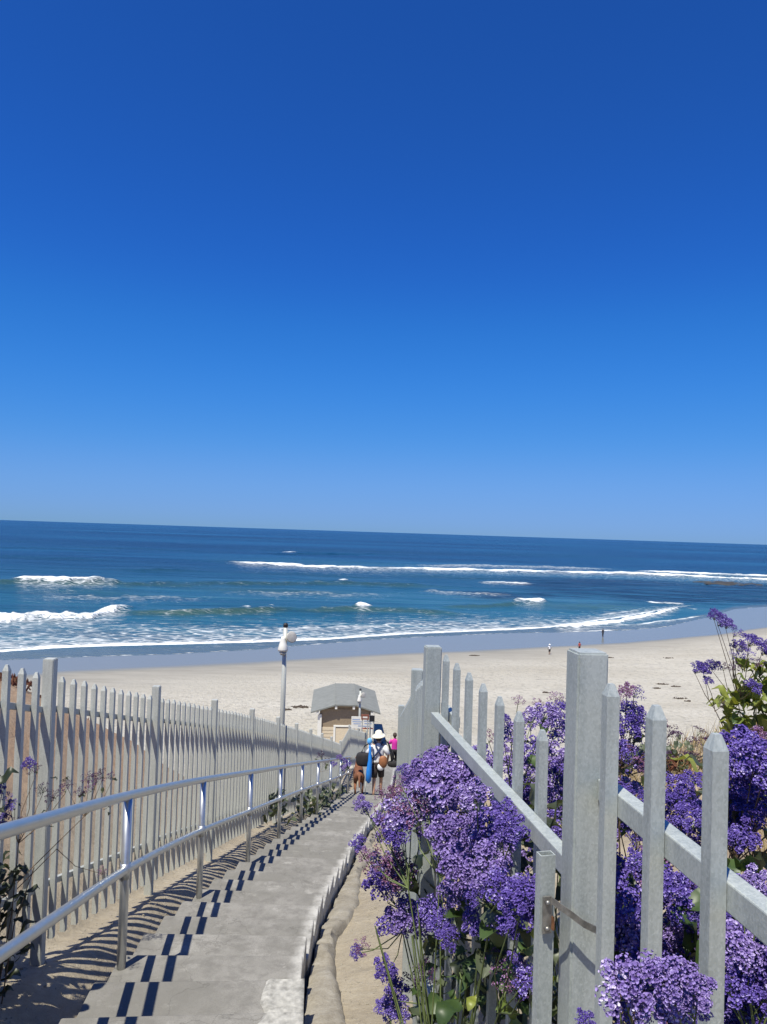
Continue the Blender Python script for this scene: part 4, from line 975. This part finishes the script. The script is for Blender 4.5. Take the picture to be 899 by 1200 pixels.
for i in range(110):
    u = random.uniform(700, 930); v = random.uniform(1010, 1215); d = 2.2 + random.uniform(-.25, .3)
    xl.append((at(u, v, d), (random.uniform(-.6, .9), random.uniform(-.5, .5), random.uniform(0, 6.28)), random.uniform(.4, .75), random.choice(['leaf_shaded', 'leaf_shaded', 'leaf'])))  # darkened leaf colour stands for the shade beneath the flowers
lavender('low purple sea lavender crowded behind the two end pickets', (.85, 2.05, gz(.85, 2.05)), h, 34, 'leaf', .9, .35, 'sea lavender bushes', leafz=.4, extra_leaves=xl)
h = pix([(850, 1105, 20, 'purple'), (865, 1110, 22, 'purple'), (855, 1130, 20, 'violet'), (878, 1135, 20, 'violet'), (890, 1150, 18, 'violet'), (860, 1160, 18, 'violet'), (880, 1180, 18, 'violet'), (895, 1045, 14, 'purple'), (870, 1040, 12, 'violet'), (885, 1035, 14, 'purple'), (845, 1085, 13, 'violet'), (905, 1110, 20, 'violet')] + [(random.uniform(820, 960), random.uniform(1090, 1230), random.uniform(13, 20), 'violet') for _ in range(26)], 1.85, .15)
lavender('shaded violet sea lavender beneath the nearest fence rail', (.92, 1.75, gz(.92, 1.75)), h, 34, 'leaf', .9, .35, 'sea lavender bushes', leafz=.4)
h = pix([(728, 1160, 24, 'purple'), (750, 1152, 24, 'purple'), (772, 1165, 26, 'purple'), (795, 1172, 24, 'purple'), (812, 1160, 20, 'purple'), (785, 1150, 22, 'purple'), (760, 1178, 20, 'purple'), (742, 1170, 18, 'purple'), (815, 1180, 15, 'purple'), (684, 1197, 10, 'violet'), (805, 1145, 14, 'purple')], 1.13, .04)
lavender('pale purple flower spray leaning over the path in front of the pickets', (.62, 1.35, gz(.62, 1.35)), h, 14, 'leaf', .8, .2, 'sea lavender bushes')
h = pix([(838, 722, 8, 'violet'), (845, 728, 9, 'violet'), (852, 732, 8, 'violet'), (863, 742, 8, 'sparse'), (866, 758, 9, 'violet'), (882, 752, 11, 'violet'), (894, 757, 9, 'violet'), (876, 768, 9, 'sparse'), (861, 768, 7, 'sparse'), (818, 784, 9, 'violet'), (826, 784, 8, 'violet'), (837, 781, 8, 'violet'), (850, 782, 6, 'dark'), (829, 798, 6, 'violet'), (883, 805, 9, 'violet'), (862, 782, 7, 'dark'), (847, 825, 5, 'dark'), (905, 770, 10, 'violet'), (888, 778, 7, 'faded')], 4.7, .12)
xl = []
for i in range(120):
    u = random.uniform(850, 920); v = random.uniform(782, 872); d = 4.9 + random.uniform(-.25, .25)
    if u < 866 and v < 820: continue
    xl.append((at(u, v, d), (random.uniform(-.2, 1.0), random.uniform(-.5, .5), random.uniform(0.6, 4.6)), random.uniform(.45, .85), random.choice(['leaf', 'leaf_light', 'leaf_light', 'leaf_light'])))
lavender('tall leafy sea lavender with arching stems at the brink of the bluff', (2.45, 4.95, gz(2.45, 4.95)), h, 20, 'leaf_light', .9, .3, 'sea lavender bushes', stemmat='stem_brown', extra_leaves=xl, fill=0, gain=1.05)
# along the left fence
lavender('tall dense dark shrub outside the upper left fence', (-2.5, 3.75, gz(-2.5, 3.75)), [((-2.5 + random.uniform(-.4, .3), 3.75 + random.uniform(-.5, .3), gz(-2.5, 3.75) + random.uniform(.5, 1.35)), .08, 'dark', None) for _ in range(26)], 280, 'leaf_shaded', .8, .55, 'plants along the left fence', stemmat='stem_brown', leafz=1.25, fill=2)
h = pix([(34, 896, 8, 'violet'), (40, 902, 8, 'dark'), (4, 962, 9, 'violet'), (14, 945, 8, 'violet'), (8, 935, 8, 'sparse'), (20, 965, 8, 'dark'), (0, 925, 8, 'violet'), (75, 925, 8, 'dark'), (50, 925, 8, 'dark'), (60, 935, 8, 'dark')], 4.55, .1)
lavender('dark-stemmed sea lavender with a few violet heads at the left fence', (-2.2, 4.5, gz(-2.2, 4.5)), h, 70, 'leaf_shaded', .42, .14, 'plants along the left fence', stemmat='stem_brown', leafz=.75, gain=.95)
h = pix([(103, 912, 8, 'dark'), (112, 914, 9, 'dark'), (118, 908, 8, 'dark'), (108, 922, 7, 'faded'), (130, 910, 6, 'dark'), (78, 918, 7, 'dark'), (95, 928, 7, 'dark'), (120, 1022, 6, 'faded')], 5.2, .1)
lavender('withered dark sea lavender against the pickets above the handrail', (-2.62, 4.75, gz(-2.62, 4.75)), h, 240, 'leaf_shaded', .6, .36, 'plants along the left fence', stemmat='stem_brown', leafz=.6, gain=.95)
for (u, v, d, n, lab, hh) in ((268, 944, 13.9, 26, 'small dark green shrub at the foot of the left fence', []),
                          (372, 925, 17.6, 40, 'dark shrub with purple flowers behind the handrail bars', [(382, 893, 4, 'dark'), (398, 888, 3, 'purple'), (404, 892, 3, 'violet'), (392, 896, 3, 'violet'), (376, 885, 4, 'dark'), (403, 899, 3, 'purple')]),
                          (362, 932, 16.2, 30, 'round dark shrub in the ditch beside the handrail', []),
                          (398, 912, 20.5, 30, 'dark shrub beside the last handrail posts', [(402, 900, 3, 'purple'), (408, 896, 3, 'violet')])):
    q = at(u, v, d); x = max(float(Lfx(d)) + .1, min(q.x, float(Lx(d)) - .12))
    lavender(lab, (x, d, gz(x, d)), pix(hh, d), n, 'leaf_dull', 1.1, .3, 'plants along the left fence', leafz=.5, stemmat='stem_brown')

# ------------------------------------------------------------------ ice plants on the left ridge, dry grass on the right edge
def ice_mesh(seed, n=150, r=.22):
    rnd = random.Random(seed); mb = MB()
    for i in range(n):
        a = rnd.uniform(0, 6.28); q = math.sqrt(rnd.random()) * r; p = Vector((q * math.cos(a), q * math.sin(a), .10 * (1 - (q / r) ** 2)))
        t = Vector((rnd.uniform(-.5, .5), rnd.uniform(-.5, .5), 1)).normalized() * rnd.uniform(.04, .09)
        mb.tube([p, p + t * .6, p + t], [.010, .009, .003], 4, False)
    return mb.mesh('ice_plant')
im = [ice_mesh(i) for i in range(3)]
for me in im: me.materials.append(M['ice_plant_red'])
names = ['beside the leftmost picket', 'between the leftmost pickets', 'just left of the first tall post', 'just right of the first tall post', 'lowest on the ridge', 'below the ridge crest', 'on the upper ridge', 'beyond the second picket']
for i, (u, d) in enumerate(((4, 11.0), (20, 11.4), (50, 12.3), (80, 13.3), (92, 13.8), (104, 14.3), (-8, 10.7), (36, 11.9))):
    r = ray(u, 800); x = r.x * d; o = obj('ice_plant', random.choice(im)); o.location = (x, d, gz(x, d) + .0); s = random.uniform(.8, 1.3); o.scale = (s, s, s * .8)
    tag(o, 'red ice plant clump on the bank ' + names[i], 'plant', 'ice plants on the bank')
for i, (u, v, d, lab) in enumerate(((884, 868, 5.0, 'dark red ice plant clump under the tall leafy sea lavender'), (866, 880, 4.7, 'small red ice plant beside the deep violet sea lavender'), (800, 884, 6.0, 'reddish ice plant among the dry grass at the brink'))):
    x = ray(u, v).x * d; o = obj('ice_plant', im[i]); o.location = (x, d, gz(x, d)); o.scale = (.8, .7, .55); tag(o, lab, 'plant', 'ice plants on the bank')
lavender('dull dry shrub on the brink between the end pickets', (2.35, 6.0, gz(2.35, 6.0)), [((2.35 + random.uniform(-.35, .35), 6.0 + random.uniform(-.3, .3), gz(2.35, 6.0) + random.uniform(.08, .3)), .05, 'dark', None) for _ in range(16)], 60, 'leaf_dull', .45, .4, stemmat='stem_brown', leafz=.15, fill=0)
mb = MB(); rnd = random.Random(5)
for i in range(9000):
    x = rnd.uniform(1.0, 4.2); d = rnd.uniform(3.0, 7.2)
    if vn := float(0): pass
    k = math.sin(x * 3.1 + d * 1.3) + math.sin(d * 2.9 - x * 1.7)
    if k < .1 and d < 5.2: continue
    z = 0; mb_p = (x, d); l_ = rnd.uniform(.05, .20); a = rnd.uniform(0, 6.28); w = .004
    dx = math.cos(a) * w; dy = math.sin(a) * w; tx = rnd.uniform(-.6, .6) * l_; ty = rnd.uniform(-.6, .6) * l_
    mb.add([(x - dx, d - dy, z), (x + dx, d + dy, z), (x + tx, d + ty, l_)], [(0, 1, 2)])
V = np.array(mb.v); g = ground(V[:, 0], V[:, 1]); V[:, 2] += g - .01; mb.v = [tuple(p) for p in V]
tag(mb.build('dry_grass', M['dry_grass']), 'dry golden grass covering the brink of the bluff', 'grass', kind='stuff')

# ------------------------------------------------------------------ small lantern behind the fence corner
lp = at(520, 865, 3.72)
t = thing('lantern', 'small weathered tan lantern behind the corner post of the gate panel', 'lantern', (lp.x, 3.72, gz(lp.x, 3.72)))
zr = lp.z - t.location.z
MB().tube([(0, 0, 0), (0, 0, zr - .04)], .012, 8).build('post', M['weathered_tan'], t)
MB().loft([((0, 0, zr - .045), .034, .034), ((0, 0, zr - .03), .034, .034), ((0, 0, zr - .028), .026, .026)], 8).build('base', M['weathered_tan'], t)
MB().loft([((0, 0, zr - .03), .018, .018), ((0, 0, zr + .02), .018, .018)], 8).build('body', M['black_plastic'], t)
for a in range(4): MB().tube([(.024 * math.cos(a * 1.571 + .78), .024 * math.sin(a * 1.571 + .78), zr - .03), (.024 * math.cos(a * 1.571 + .78), .024 * math.sin(a * 1.571 + .78), zr + .02)], .004, 6).build('upright', M['weathered_tan'], t)
MB().loft([((0, 0, zr + .018), .038, .038), ((0, 0, zr + .024), .038, .038), ((0, 0, zr + .04), .014, .014)], 8).build('roof', M['weathered_tan'], t)

# ------------------------------------------------------------------ seaweed on the sand, reef rock
def heap(seed, rx, ry, h, n):
    rnd = random.Random(seed); mb = MB()
    for i in range(n):
        x = rnd.gauss(0, rx * .4); y = rnd.gauss(0, ry * .4); a = rnd.uniform(-.6, .6); l_ = rnd.uniform(.15, .5) * rx * .5
        mb.tube([(x - l_ * math.cos(a), y - l_ * math.sin(a), 0), (x, y, h * rnd.random()), (x + l_ * math.cos(a), y + l_ * math.sin(a), 0)], [.02, .05, .02], 5, False)
    return mb.mesh('seaweed')
sw = [(352, 829, 1.1, .6), (335, 832, .7, .4), (713, 771, .8, .3), (783, 771.5, 1.0, .3), (792, 805, .7, .25), (775, 802, .9, .25), (797, 819, .7, .25), (806, 822, .4, .2), (705, 772, .4, .2), (770, 807, .6, .2), (556, 768.5, .9, .3), (640, 812, .5, .2)]
near = ['beside the tall lamp pole', 'left of the tall lamp pole', 'below the distant walkers', 'on the open sand', 'above the end pickets', 'upper patch above the end pickets', 'long strip above the end pickets', 'short strip above the end pickets', 'small scrap below the walkers', 'thin strip on the dry sand', 'on the damp sand behind the gate panel', 'small scrap behind the gate panel']
for i, (u, v, rx, ry) in enumerate(sw):
    z = ZS + .5
    for _ in range(6): q = onz(u, v, z); z = bz(q.x, q.y)
    o = obj('seaweed', heap(i, rx, ry, .12, 40), M['seaweed']); o.location = (q.x, q.y, z + .03)
    tag(o, 'dark seaweed wrack on the sand ' + near[i], 'seaweed', 'seaweed on the beach')
q = onz(855, 684, ZS); rxw = 52 * q.y / F
bs = np.linspace(-1, 1, 60); xs2, ys2 = np.meshgrid(bs, bs)
hgt = (1 - np.sqrt(xs2 ** 2 + ys2 ** 2)) * .55 + 1.5 * (fbm(xs2 * 6 + 9, ys2 * 4, 81) - .5)
me = grid('rock_reef', xs2 * rxw, ys2 * 17, np.clip(hgt - .10, -.5, .3) * 1.5)
o = obj('rock_reef', me, M['rock']); o.location = (q.x, q.y, ZS + .05); tag(o, 'low brown rock reef breaking the water near the outer surf line', 'rocks')
